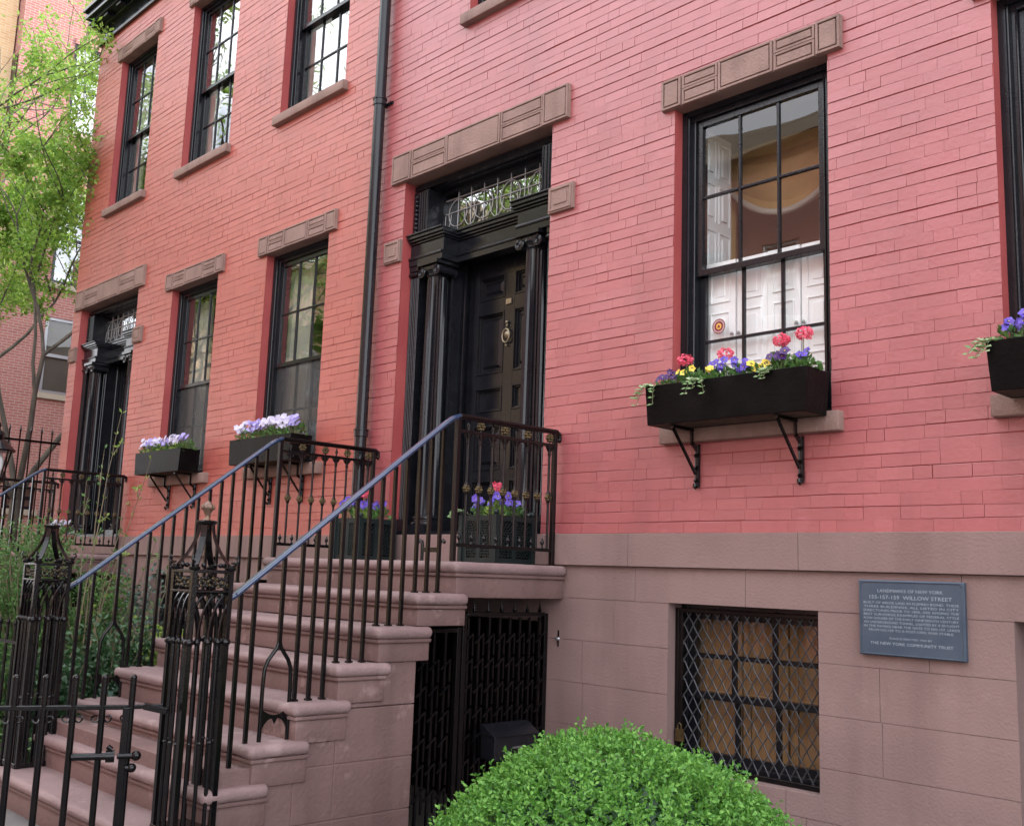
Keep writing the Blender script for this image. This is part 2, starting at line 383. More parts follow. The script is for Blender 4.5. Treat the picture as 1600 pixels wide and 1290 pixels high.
def backing(mb, X0, X1, Z0, Z1, holes, ya, yb, mi=0):
    xs = sorted({X0, X1, *[h[0] for h in holes if X0 < h[0] < X1], *[h[1] for h in holes if X0 < h[1] < X1]})
    zs = sorted({Z0, Z1, *[h[2] for h in holes if Z0 < h[2] < Z1], *[h[3] for h in holes if Z0 < h[3] < Z1]})
    solid = lambda i, j: 0 <= i < len(xs)-1 and 0 <= j < len(zs)-1 and not any(h[0]-1e-6 <= xs[i] and xs[i+1] <= h[1]+1e-6 and h[2]-1e-6 <= zs[j] and zs[j+1] <= h[3]+1e-6 for h in holes)
    for i in range(len(xs)-1):
        for j in range(len(zs)-1):
            if not solid(i, j): continue
            x0, x1, z0, z1 = xs[i], xs[i+1], zs[j], zs[j+1]
            mb.quad((x0,ya,z0),(x1,ya,z0),(x1,ya,z1),(x0,ya,z1), mi)
            mb.quad((x1,yb,z0),(x0,yb,z0),(x0,yb,z1),(x1,yb,z1), mi)
            if not solid(i-1, j): mb.quad((x0,yb,z0),(x0,ya,z0),(x0,ya,z1),(x0,yb,z1), mi)
            if not solid(i+1, j): mb.quad((x1,ya,z0),(x1,yb,z0),(x1,yb,z1),(x1,ya,z1), mi)
            if not solid(i, j-1): mb.quad((x0,yb,z0),(x1,yb,z0),(x1,ya,z0),(x0,ya,z0), mi)
            if not solid(i, j+1): mb.quad((x0,ya,z1),(x1,ya,z1),(x1,yb,z1),(x0,yb,z1), mi)
# ------------------------------------------------------------------ setting
random.seed(5)
def setting():
    mb = MB(); mb.box(-150, 150, -150, 150, -.5, -.012); tag(mb.build('ground', M['ground']), kind='structure')
    mb = MB(); mb.box(-60, 60, -14.5, -6.6, -.008, -.004); tag(mb.build('street', M['asph']), kind='structure')
    mb = MB(); mb.box(-60, 60, -6.6, -6.45, -.010, .125); tag(mb.build('kerb', M['flag'], bevel=.015), kind='structure')
    mb = MB()
    for i in range(40):                                        # flagstones of the pavement
        for j in range(3):
            x = -45+i*1.5; y = -6.445+j*1.25
            mb.box(x, x+1.49, y, y+1.24, .0, .128+rnd(-.003, .003))
    tag(mb.build('pavement', M['flag'], bevel=.006), kind='structure')
    mb = MB()
    for i in range(5):
        for j in range(4):
            x = -4.68+i*1.1; y = -2.64+j*.66
            mb.box(x, x+1.09, y, y+.652, 0, .03+rnd(-.002, .002))
    tag(mb.build('areaway_paving', M['flag'], bevel=.005), kind='structure')
    mb = MB()
    n, m = 26, 18
    for i in range(n):
        for j in range(m):
            P = []
            for a, b in ((i, j), (i+1, j), (i+1, j+1), (i, j+1)):
                x = -11.5+4.54*a/n; y = -2.62+2.60*b/m
                P.append((x, y, .22+.10*math.sin(x*2.1+1)*math.sin(y*2.7)+.03*math.sin(x*9)*math.sin(y*8)))
            mb.quad(*P)
    tag(mb.build('garden_soil', M['soil'], smooth=60), kind='structure')
setting()

# ------------------------------------------------------------------ house pieces
def z_(v): return v+G
def ring(mb, x0, x1, z0, z1, w, y0, y1):            # rectangular frame
    mb.box(x0, x0+w, y0, y1, z0, z1); mb.box(x1-w, x1, y0, y1, z0, z1)
    mb.box(x0+w, x1-w, y0, y1, z0, z0+w); mb.box(x0+w, x1-w, y0, y1, z1-w, z1)

def lintel(house, x0, x1, z0, z1):
    z0, z1 = z_(z0), z_(z1); mb = MB(); yf = -.030; yg = -.019
    mb.box(x0, x1, yg, .262, z0-.002, z1)
    w = x1-x0; h = z1-z0
    cuts = [0, .125, .345, .655, .875, 1]
    def panel(a, b, c, d, pr):                      # raised border, groove, raised field
        ring(mb, a, b, c, d, .016, yf-pr, yg+.002)
        mb.box(a+.024, b-.024, c+.024, d-.024, yf-pr+.001, yg+.002) if False else mb.box(a+.024, b-.024, yf-pr+.0015, yg+.002, c+.024, d-.024)
    for k in range(5):
        a, b = x0+w*cuts[k]+.004, x0+w*cuts[k+1]-.004
        if k in (0, 4): panel(a, b, z0, z1, .007)
        elif k == 2: panel(a, b, z0, z1, .0035)
        else:
            mid = (z0+z1)/2
            panel(a, b, z0, mid+.006, .0); panel(a, b, mid-.006+.014, z1, .0)
    return mb.build('lintel', M['trimstone'], house, bevel=.003)

def impost(house, x0, x1, z0, z1):
    z0, z1 = z_(z0), z_(z1); mb = MB()
    mb.box(x0, x1, -.028, .085, z0, z1); ring(mb, x0+.012, x1-.012, z0+.012, z1-.012, .016, -.036, -.027); mb.box(x0+.055, x1-.055, -.034, -.027, z0+.055, z1-.055)
    return mb.build('impost_block', M['trimstone'], house, bevel=.003)

def sill(house, x0, x1, z0, z1):
    mb = MB(); a, b = z_(z0), z_(z1)
    mb.hexa([(x0,-.06,a),(x1,-.06,a),(x1,.20,a),(x0,.20,a)], [(x0,-.06,b-.008),(x1,-.06,b-.008),(x1,.20,b+.004),(x0,.20,b+.004)])
    return worn(mb.build('window_sill', M['trimstone'], house), .006, 2, (.06, 0, 0), .0016, .005)

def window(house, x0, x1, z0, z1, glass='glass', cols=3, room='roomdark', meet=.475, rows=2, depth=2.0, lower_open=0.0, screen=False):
    z0, z1 = z_(z0), z_(z1); zm = z0+(z1-z0)*meet
    mb = MB()                                        # box frame with stepped moulding
    for a, s in ((x0, 1), (x1, -1)):
        mb.box(a, a+s*.040, .082, .24, z0, z1-.004); mb.box(a+s*.040, a+s*.052, .100, .24, z0, z1-.04)
        mb.tube([(a+s*.046, .094, z0), (a+s*.046, .094, z1-.045)], .0085, 8)
        mb.box(a+s*.052, a+s*.088, .112, .24, z0, z1-.05); mb.tube([(a+s*.083, .108, z0), (a+s*.083, .108, z1-.05)], .006, 6)
    mb.box(x0+.04, x1-.04, .085, .24, z1-.04, z1-.003); mb.box(x0+.04, x1-.04, .105, .24, z1-.075, z1-.04)
    mb.hexa([(x0+.001,.07,z0-.002),(x1-.001,.07,z0-.002),(x1-.001,.25,z0-.002),(x0+.001,.25,z0-.002)], [(x0+.001,.07,z0+.03),(x1-.001,.07,z0+.03),(x1-.001,.25,z0+.05),(x0+.001,.25,z0+.05)])
    fr = mb.build('window', M['black'], house, smooth=40)
    a, b = x0+.088, x1-.088
    def sash(c, d, ya, top, bot):
        mb = MB(); st = .042; yb = ya+.036
        mb.box(a, a+st, ya, yb, c, d); mb.box(b-st, b, ya, yb, c, d)
        mb.box(a+st, b-st, ya, yb, c, c+bot); mb.box(a+st, b-st, ya, yb, d-top, d)
        ga, gb, gc, gd = a+st, b-st, c+bot, d-top
        for k in range(1, cols):
            x = ga+(gb-ga)*k/cols; mb.box(x-.009, x+.009, ya+.006, yb-.004, gc, gd)
        for k in range(1, rows):
            z = gc+(gd-gc)*k/rows
            for q in range(cols):
                mb.box(ga+(gb-ga)*q/cols+(.009 if q else 0), ga+(gb-ga)*(q+1)/cols-(.009 if q < cols-1 else 0), ya+.006, yb-.004, z-.009, z+.009)
        mb.build('sash', M['black'], fr, bevel=.003)
        g = MB(); g.quad((ga-.004, ya+.018, gc-.004), (gb+.004, ya+.018, gc-.004), (gb+.004, ya+.018, gd+.004), (ga-.004, ya+.018, gd+.004)); g.build('pane', M[glass], fr)
    sash(zm-.022, z1-.075, .125, .045, .040)
    sash(z0+.045+lower_open, zm+.022+lower_open*.2, .164, .040, .075)
    if screen:
        g = MB(); g.box(a+.004, b-.004, .148, .150, z0+.05, zm-.024); g.build('insect_screen', M['screen'], fr)
    r = MB(); e = .35; yb = depth; X0, X1, Z0, Z1 = x0-e, x1+e, z0-.35, z1+.25
    r.quad((X0,yb,Z0),(X1,yb,Z0),(X1,yb,Z1),(X0,yb,Z1)); r.quad((X0,.26,Z0),(X0,yb,Z0),(X0,yb,Z1),(X0,.26,Z1)); r.quad((X1,.26,Z0),(X1,.26,Z1),(X1,yb,Z1),(X1,yb,Z0))
    r.quad((X0,.26,Z1),(X0,yb,Z1),(X1,yb,Z1),(X1,.26,Z1)); r.quad((X0,.26,Z0),(X1,.26,Z0),(X1,yb,Z0),(X0,yb,Z0))
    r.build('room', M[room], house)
    return fr

def drapes(label, x0, x1, z0, z1, y=.30, gap=.45, m='curtain', group='curtains hanging inside the left house windows'):
    z0, z1 = z_(z0), z_(z1); t = thing('curtain', label, 'curtain', ((x0+x1)/2, y, z0), group)
    for s in (0, 1):
        mb = MB(); n = 60; w = (x1-x0)*(1-gap)/2; a = x0-.04 if s == 0 else x1+.04-w
        ph = rnd(0, 9)
        def yy(u): return y+.030*math.sin(u*34+ph)+.016*math.sin(u*71+ph*2)
        for k in range(n):
            u0, u1 = k/n, (k+1)/n
            mb.quad((a+w*u0, yy(u0), z0), (a+w*u1, yy(u1), z0), (a+w*u1, yy(u1)*.5+y*.5, z1), (a+w*u0, yy(u0)*.5+y*.5, z1))
        mb.build('drape', M[m], t, smooth=80)
    mb = MB(); mb.tube([(x0-.1, y, z1+.02), (x1+.1, y, z1+.02)], .012, 8); mb.build('curtain_rod', M['gold'], t)
    return t

def basement_window(house, x0, x1, z0, z1, wood=True):
    z0, z1 = z_(z0), z_(z1)
    mb = MB(); ring(mb, x0+.001, x1-.001, z0+.001, z1-.001, .05, .13, .20)
    fr = mb.build('basement_window', M['black'], house, bevel=.004)
    mb = MB(); a, b, c, d = x0+.05, x1-.05, z0+.05, z1-.05; zm = c+(d-c)*.43
    for lo, hi, y in ((c, zm+.02, .185), (zm-.02, d, .150)):
        ring(mb, a, b, lo, hi, .04, y, y+.03)
        for k in (1, 2):
            x = a+.04+(b-a-.08)*k/3; mb.box(x-.014, x+.014, y+.004, y+.026, lo+.04, hi-.04)
        if y < .17: mb.box(a+.041, b-.041, y-.004, y+.02, (lo+hi)/2-.014, (lo+hi)/2+.014)
    mb.build('sash', M['black'], fr)
    g = MB(); g.quad((a, .165, zm), (b, .165, zm), (b, .165, d), (a, .165, d)); g.quad((a, .20, c), (b, .20, c), (b, .20, zm), (a, .20, zm)); g.build('pane', M['glass'], fr)
    mb = MB(); w = (b-a)/3.0                          # boarded inside with brown shutters
    for k in range(3):
        p, q = a-.02+k*(w+.012), a-.02+k*(w+.012)+w
        mb.box(p, q, .30, .325, c-.05, d+.05); ring(mb, p, q, c-.05, d+.05, .05, .287, .302); ring(mb, p, q, c-.05, c+(d-c)*.45, .05, .286, .302)
    mb.box(x0-.3, x1+.3, .40, .42, z0-.2, z1+.2)
    mb.build('interior_shutter', M['wood'] if wood else M['black'], house, bevel=.004)
    return fr

def diamond_grille(x0, x1, z0, z1, y, label):
    z0, z1 = z_(z0), z_(z1)
    t = thing('window_grille', label, 'grille', ((x0+x1)/2, y, z0))
    mb = MB(); ring(mb, x0, x1, z0, z1, .026, y-.018, y+.018); mb.box(x0-.0, x0+.05, y-.012, y+.012, z0+.027, z1-.027)
    mb.build('grille_frame', M['iron'], t, bevel=.004)
    mb = MB(); a, b, c, d = x0+.026, x1-.026, z0+.026, z1-.026; dx, dz = .068, .104; sl = dz/dx
    W, H = b-a, d-c
    def clip(s):                                      # line z = s*sl*(x) + k
        k = -W*sl if s > 0 else 0; k1 = H if s > 0 else H+W*sl
        while k < k1:
            pts = []
            for x in (0, W):
                z = k+s*sl*x
                if 0 <= z <= H: pts.append((x, z))
            for z in (0, H):
                x = (z-k)/(s*sl)
                if 0 < x < W: pts.append((x, z))
            if len(pts) >= 2:
                p, q = min(pts), max(pts); P = []
                n = max(2, int(abs(q[0]-p[0])/.034))
                for i in range(n+1):
                    u = i/n; x = p[0]+(q[0]-p[0])*u; P.append((a+x, y+s*.0035*math.cos(math.pi*i), c+p[1]+(q[1]-p[1])*u))
                mb.tube(P, .0040, 5)
            k += dz
    clip(1); clip(-1)
    mb.build('diamond_mesh', M['wire'], t, smooth=60)
    mb = MB(); mb.box(x0+.02, x0+.075, y-.035, y-.018, z0+.14, z0+.21); mb.tube([(x0+.035, y-.03, z0+.21), (x0+.035, y-.03, z0+.235), (x0+.047, y-.03, z0+.245), (x0+.06, y-.03, z0+.235), (x0+.06, y-.03, z0+.21)], .004, 6)
    mb.build('padlock', M['brass'], t)
    return t

def column(parent, xc, yc, r, z0, z1, name='column', n=20):
    mb = MB(); N = n*4                                # fluted tapered shaft
    rings = []
    H = z1-z0
    for k in range(9):
        u = k/8; z = z0+.13+(H-.13-.13)*u; R = r*(1-.14*u**1.5); i = len(mb.v); rings.append(i)
        for j in range(N):
            a = 2*math.pi*j/N; f = (.0, .55, 1, .55)[j % 4]; rr = R-.011*f*(1 if 0 < k < 8 else .2)
            mb.v.append((xc+rr*math.cos(a), yc+rr*math.sin(a), z))
    for a, b in zip(rings, rings[1:]):
        for j in range(N): mb.f.append((a+j, a+(j+1) % N, b+(j+1) % N, b+j)); mb.m.append(0)
    mb.lathe((xc, yc, z0), [(r*1.32, .05), (r*1.36, .062), (r*1.32, .075), (r*1.12, .085), (r*1.12, .095), (r*1.22, .105), (r*1.2, .12), (r*1.02, .131)], 28)
    mb.box(xc-r*1.38, xc+r*1.38, yc-r*1.38, yc+r*1.38, z0, z0+.05)
    o = mb.build(name, M['black'], parent, smooth=35)
    mb = MB(); zt = z1-.13; rt = r*.86                # ionic capital
    mb.lathe((xc, yc, zt), [(rt*1.02, -.002), (rt*1.14, .01), (rt*1.02, .02), (rt*1.05, .035), (rt*1.3, .055), (rt*1.3, .075)], 24)
    for s in (-1, 1):
        for yy in (yc-rt*1.15, yc+rt*1.15):
            P = []
            for k in range(26):
                a = k/25*2.6*2*math.pi; q = .045*(1-k/25*.88); P.append((xc+s*(rt*1.22)+s*q*math.cos(a+1.6)*1.0, yy, zt+.045+q*math.sin(a+1.6)))
            mb.tube(P, .0095, 6)
        mb.tube([(xc+s*rt*1.22, yc-rt*1.12, zt+.045), (xc+s*rt*1.22, yc+rt*1.12, zt+.045)], .030, 12)
    mb.box(xc-rt*1.25, xc+rt*1.25, yc-rt*1.2, yc+rt*1.2, zt+.070, zt+.092); mb.box(xc-rt*1.55, xc+rt*1.55, yc-rt*1.5, yc+rt*1.5, zt+.097, zt+.128)
    mb.build('capital', M['black'], o, smooth=40)
    return o

def pilaster(parent, x0, x1, y0, y1, z0, z1, fl=5):
    mb = MB(); mb.box(x0, x1, y0+.01, y1, z0+.1, z1-.09)
    w = (x1-x0)/fl
    for k in range(fl+1):
        x = x0+w*k; mb.tube([(min(max(x, x0+.006), x1-.006), y0+.008, z0+.1), (min(max(x, x0+.006), x1-.006), y0+.008, z1-.1)], .0068, 6)
    mb.box(x0, x1, y0-.015, y1, z0, z0+.1); mb.box(x0, x1, y0-.012, y1, z1-.045, z1)
    mb.tube([(x0, y0, z1-.07), (x1, y0, z1-.07)], .02, 10)
    return mb.build('pilaster', M['black'], parent, smooth=40)

def portal(house, xc, z0, z1, dark=False):
    hw = .86; x0, x1 = xc-hw, xc+hw; z0, z1 = z_(z0), z_(z1); zc, ze, zt = z_(2.525), z_(2.60), z_(2.82)
    mb = MB()                                          # door surround: jambs, threshold, head
    mb.box(x0+.001, x1-.001, .03, .60, z0-.002, z0+.028); 
    mb.box(x0+.002, x0+.30, .30, .60, z0+.03, z1-.002); mb.box(x1-.30, x1-.002, .30, .60, z0+.03, z1-.002)
    mb.box(x0+.30, x1-.30, .36, .60, ze, zt)
    mb.box(x0+.004, x1-.004, .16, .60, z1-.06, z1-.006); mb.box(x0+.012, x1-.012, .10, .16, z1-.05, z1-.006)
    for s in (-1, 1):                                   # beaded sidelight strips beside the door
        xa = xc+s*.50; xb = xc+s*.56
        mb.box(xa, xb, .26, .46, z0+.03, ze)
        mb.tube([(xa, .262, z0+.03), (xa, .262, ze)], .012, 8); mb.tube([(xb, .262, z0+.03), (xb, .262, ze)], .012, 8)
        mb.tube([(xc+s*.485, .40, z0+.03), (xc+s*.485, .40, ze)], .014, 8)
        for k in range(9):
            z = z0+.25+k*.225; mb.box(xc+s*.565, xc+s*.66, .285, .305, z, z+.014)
    sur = mb.build('door_surround', M['black'], house, smooth=40)
    for s in (-1, 1):
        column(sur, xc+s*.575, .165, .094, z0+.028, zc)
        pa = (x0+.004, x0+.115) if s < 0 else (x1-.115, x1-.004)
        pilaster(sur, pa[0], pa[1], .10, .30, z0+.028, zc)
    mb = MB()                                          # entablature: blocks over the columns, recessed middle
    for a, b, y in ((x0+.006, x0+.43, .045), (x1-.43, x1-.006, .045), (x0+.43, x1-.43, .215)):
        yb = .36
        mb.box(a, b, y+.03, yb, zc, zc+.05); mb.box(a, b, y+.022, yb, zc+.05, zc+.075); mb.box(a, b, y+.045, yb, zc+.075, zc+.185)
        e = .0
        for h, p, t in ((.185, .03, .018), (.203, .012, .020), (.223, -.005, .028), (.251, -.02, .012)):
            ext = 0 if (a == x0+.43) else min(.035, max(0, .04-p))
            ax = a-(ext if a > x0+.1 else 0); bx = b+(ext if b < x1-.1 else 0)
            mb.box(ax, bx, y+p, yb, zc+h, zc+h+t)
        mb.tube([(a, y+.028, zc+.062), (b, y+.028, zc+.062)], .010, 8)
    mb.build('entablature', M['black'], sur, bevel=.003)
    # transom: carved side strips, leaded light
    mb = MB(); zb = zc+.265
    for s in (-1, 1):
        a = x0 if s < 0 else x1
        mb.box(a+(-s)*.004, a-s*.20, .10, .34, zb, z1-.062)
        for k in range(9):
            z = zb+.02+k*(z1-.1-zb)/9; mb.ball((a-s*.05, .098, z+.012), .021, 8, sz=.8); mb.lathe((a-s*.05, .095, z), [(.004, -.01), (.016, 0), (.004, .01)], 8)
        for q in (.09, .12, .15, .185): mb.tube([(a-s*q, .10, zb), (a-s*q, .10, z1-.07)], .010, 8)
    ring(mb, x0+.20, x1-.20, zb, z1-.062, .03, .24, .30)
    mb.build('transom_frame', M['black'], sur, smooth=40)
    a, b, c, d = x0+.23, x1-.23, zb+.03, z1-.092
    g = MB(); g.quad((a, .275, c), (b, .275, c), (b, .275, d), (a, .275, d)); g.build('transom_pane', M['glassu'], sur)
    mb = MB(); W = b-a; H = d-c; y = .268
    for k in range(1, 8): mb.bar((a+W*k/8, y, c), (a+W*k/8, y, d), .007, .007)
    mb.bar((a, y, c+H*.5), (b, y, c+H*.5), .007, .007); mb.bar((a, y-.001, c+H*.86), (b, y-.001, c+H*.86), .007, .006)
    for k in range(1, 8, 2):
        P = [(a+W*k/8+math.cos(t/16*2*math.pi)*W*.09, y-.003, c+H*.46+math.sin(t/16*2*math.pi)*H*.36) for t in range(17)]
        mb.tube(P, .0045, 5)
    for k in range(0, 9, 2):
        for s in (-1, 1):
            P = [(a+min(max(W*k/8+s*math.sin(t/8*1.57)*W*.06, .004), W-.004), y-.004, c+H*(.04+.42*(1-math.cos(t/8*1.57)))) for t in range(9)]; mb.tube(P, .004, 5)
    mb.build('leading', M['lead'], sur)
    r = MB(); r.quad((x0,1.9,zb-.2),(x1,1.9,zb-.2),(x1,1.9,z1),(x0,1.9,z1)); r.quad((x0,.6,z1-.01),(x0,1.9,z1-.01),(x1,1.9,z1-.01),(x1,.6,z1-.01)); r.quad((x0,.6,zb-.2),(x1,.6,zb-.2),(x1,1.9,zb-.2),(x0,1.9,zb-.2))
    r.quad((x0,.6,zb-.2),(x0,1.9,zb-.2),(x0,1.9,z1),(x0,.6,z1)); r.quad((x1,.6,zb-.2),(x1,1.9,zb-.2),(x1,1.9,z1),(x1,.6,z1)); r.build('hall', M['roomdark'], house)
    # door
    mb = MB(); yd = .45; da, db = xc-.485, xc+.485; dz0, dz1 = z0+.03, ze+.02
    cols = ((da+.11, xc-.055), (xc+.055, db-.11)); rows = ((.13, .42), (.50, .86), (.97, 1.17), (1.28, 1.79), (1.90, 2.10))
    # stiles and rails around sunk panels
    xs = [da, cols[0][0], cols[0][1], cols[1][0], cols[1][1], db]
    for k in (0, 2, 4): mb.box(xs[k], xs[k+1], yd, yd+.05, dz0, dz1)
    prev = dz0
    for (p, q) in list(rows)+[(None, None)]:
        zt_ = dz0+p if p is not None else dz1
        for c0, c1 in cols: mb.box(c0, c1, yd, yd+.05, prev, zt_)
        if q is not None: prev = dz0+q
    for p, q in rows:
        for c0, c1 in cols:
            mb.box(c0, c1, yd+.030, yd+.05, dz0+p, dz0+q)
            for w, y, e in ((.014, yd-.006, 0), (.012, yd+.012, .014)):
                ring(mb, c0+e, c1-e, dz0+p+e, dz0+q-e, w, y, yd+.031)
            if q-p > .2:
                A, B, Cc, D = c0+.05, c1-.05, dz0+p+.05, dz0+q-.05
                i = len(mb.v); e = .022
                mb.hexa([(A, yd+.031, Cc), (B, yd+.031, Cc), (B, yd+.031, D), (A, yd+.031, D)][::1], [(A+e, yd+.016, Cc+e), (B-e, yd+.016, Cc+e), (B-e, yd+.016, D-e), (A+e, yd+.016, D-e)])
    door = mb.build('front_door', M['black'], house, bevel=.0025)
    mb = MB(); mb.box(xc-.035, xc+.025, yd-.012, yd, dz0+1.83, dz0+1.875); mb.build('name_plate', M['oldbrass'], door, bevel=.002)
    mb = MB(); kz = dz0+1.58
    mb.lathe((xc-.01, yd-.008, kz), [(.004, -.020), (.026, -.012), (.034, 0), (.034, .008)], 14, 'y')
    P = [(xc-.01+.040*math.sin(t/20*2*math.pi), yd-.022, kz-.012+.055*math.cos(t/20*2*math.pi)) for t in range(21)]; mb.tube(P, .0075, 8)
    mb.ball((xc-.01, yd-.015, kz+.10), .014, 10); mb.ball((xc-.01, yd-.015, kz+.068), .009, 8); mb.ball((xc-.01, yd-.016, kz-.09), .010, 8); mb.tube([(xc-.01, yd-.008, kz+.06), (xc-.01, yd-.008, kz+.1)], .008, 8)
    mb.build('door_knocker', M['oldbrass'], door, smooth=50)
    mb = MB(); mb.lathe((db-.06, yd, dz0+.93), [(.010, -.07), (.026, -.062), (.030, -.045), (.020, -.03), (.012, -.02), (.012, -.01), (.03, 0)], 14, 'y'); mb.build('door_knob', M['brass'], door, smooth=50)
    return sur

ZB, ZT = .285, 7.45
def row_house(label, X0, X1, openings, bopen, uppers, door_x, cornice=True, paint='brick'):
    t = thing('brick_row_house', label, 'house', ((X0+X1)/2, 0, 0), 'painted brick row houses')
    H = [(a, b, z_(c), z_(d)) for a, b, c, d in openings+uppers] + [(door_x-.86, door_x+.86, z_(ZB-.1), z_(3.255))]
    mb = MB(); brick_front(mb, X0, X1, z_(ZB), z_(ZT), H, .0675, (.205, .102), .0054, .0023, runs=True, fillv=.96, jit=.0010, tilt=.0030)
    backing(mb, X0, X1, z_(ZB), z_(ZT), H, .0055, .27, 1)
    mb.build('wall', [M[paint], M['reveal']], t)
    mb = MB(); Y = 11.0
    mb.box(X0+.002, X0+.25, .272, Y, 0, z_(ZT)); mb.box(X1-.25, X1-.002, .272, Y, 0, z_(ZT)); mb.box(X0+.25, X1-.25, Y-.3, Y, 0, z_(ZT))
    mb.build('side_wall', M['reddark'], t)
    mb = MB(); mb.box(X0-.001, X1+.001, .0, Y, z_(ZT)+.002, z_(ZT)+.25); mb.build('roof', M['roof'], t)
    # brownstone base with belt course
    B = [(a, b, z_(c), z_(d)) for a, b, c, d in bopen] + [(door_x-.86, door_x+.86, z_(ZB)-.004, z_(ZB)+1)]
    mb = MB(); brick_front(mb, X0, X1, z_(-1.74), z_(.078), B, .2675, (1.22, .80), .0034, .004, y=-.001, jit=.0012, tilt=.0006, shift=(.35, .78, .1), chamf=.0025)
    backing(mb, X0, X1, -.01, z_(.078), B, .0045, .27)
    mb.build('basement_wall', M['stone'], t)
    mb = MB(); x = X0
    while x < X1:
        L = rnd(1.1, 1.9); b = min(X1, x+L); mb.box(x+.0012, b-.0012, -.030, .27, z_(.079), z_(ZB)-.001); x = b
    mb.build('belt_course', M['stone'], t, bevel=.003)
    if cornice:
        mb = MB(); zb = z_(7.06)
        for y, a, h in ((-.045, 0, .05), (-.03, .05, .16), (-.09, .21, .05), (-.20, .26, .06), (-.25, .32, .09), (-.29, .41, .05)):
            mb.box(X0-.02+min(0, y*.0), X1-.001, y, -.0035 if a < .4 else .3, zb+a, zb+a+h-.0005)
        n = int((X1-X0)/.42)
        for k in range(n+1):
            x = X0+.03+k*(X1-X0-.18)/n; mb.box(x, x+.12, -.18, -.091, zb+.215, zb+.259)
        mb.build('cornice', M['black'], t, bevel=.004)
    for a, b, c, d in uppers:
        window(t, a, b, c, d, 'glassu', depth=1.6); lintel(t, a-.09, b+.10, d, d+.182); sill(t, a-.055, b+.055, c-.102, c)
    lintel(t, door_x-1.022, door_x+1.036, 3.255, 3.511)
    impost(t, door_x-1.08, door_x-.862, 2.561, 2.754); impost(t, door_x+.862, door_x+1.10, 2.561, 2.754)
    portal(t, door_x, ZB, 3.24)
    return t

# main house
WR = (-3.863, -2.783, .943, 3.023); WR2 = (-1.868, -.790, .943, 3.023)
def under_door(h, x0, x1):
    mb = MB(); mb.box(x0+.001, x1-.001, .14, .2, .0, z_(-.301)); 
    n = int((x1-x0-.06)/.2)
    for k in range(n): mb.box(x0+.06+k*.2, x0+.2+k*.2, .125, .141, .25, z_(-.45))
    mb.build('basement_door_and_shade', M['darkwood'], h, bevel=.004)  # near-black door, widened on the main house, stands in for under-stoop shade
main = row_house('pink red painted brick house with the blue plaque on its brownstone base', -7.02, .9, [WR, WR2], [(-3.874, -2.879, -1.08, -.132), (-1.873, -.88, -1.08, -.132), (-6.45, -4.96, -1.62, -.30)],
                 [(-5.95, -4.87, 4.506, 6.575), (-3.863, -2.783, 4.506, 6.575), (-1.868, -.79, 4.506, 6.575)], -5.828)
for W in (WR, WR2):
    window(main, *W, room='room', depth=1.15); lintel(main, W[0]-.09, W[1]+.10, W[3], W[3]+.202); sill(main, W[0]-.055, W[1]+.07, W[2]-.116, W[2])
basement_window(main, -3.874, -2.879, -1.08, -.132); basement_window(main, -1.873, -.88, -1.08, -.132, False); under_door(main, -6.45, -4.96)
diamond_grille(-3.872, -2.881, -1.075, -.16, .085, 'black iron diamond mesh grille over the basement window right of the stoop')
# left house
L1 = (-10.915, -9.865, .936, 3.061); L2 = (-8.883, -7.803, .936, 3.061)
left = row_house('orange red painted brick house left of the black drainpipe', -13.80, -7.024, [L1, L2], [(-10.83, -9.86, -1.08, -.12), (-8.83, -7.85, -1.08, -.12), (-13.3, -12.2, -1.62, -.30)],
                 [(-13.0, -11.94, 4.506, 6.575), (-10.985, -9.87, 4.506, 6.575), (-8.835, -7.70, 4.506, 6.575)], -12.69, paint='brickl')
for W in (L1, L2):
    window(left, *W, glass='glassg', screen=True); lintel(left, W[0]-.135, W[1]+.135, W[3], W[3]+.191); sill(left, W[0]-.075, W[1]+.135, W[2]-.115, W[2])
basement_window(left, -10.83, -9.86, -1.08, -.12, False); basement_window(left, -8.83, -7.85, -1.08, -.12, False); under_door(left, -13.3, -12.2)
drapes('cream curtain inside the lower window nearest the far left door', L1[0], L1[1], 1.0, 2.95, gap=.12)
drapes('cream curtain inside the lower window beside the drainpipe', L2[0], L2[1], 1.0, 2.95, gap=.12)
drapes('pale curtain inside the upper window nearest the cornice end', -13.0, -11.94, 4.6, 6.45, gap=.5)
drapes('pale curtain inside the middle upper window of the left house', -10.985, -9.87, 4.6, 6.45, gap=.5)
drapes('pale curtain inside the upper window beside the drainpipe', -8.835, -7.70, 4.6, 6.45, gap=.35)

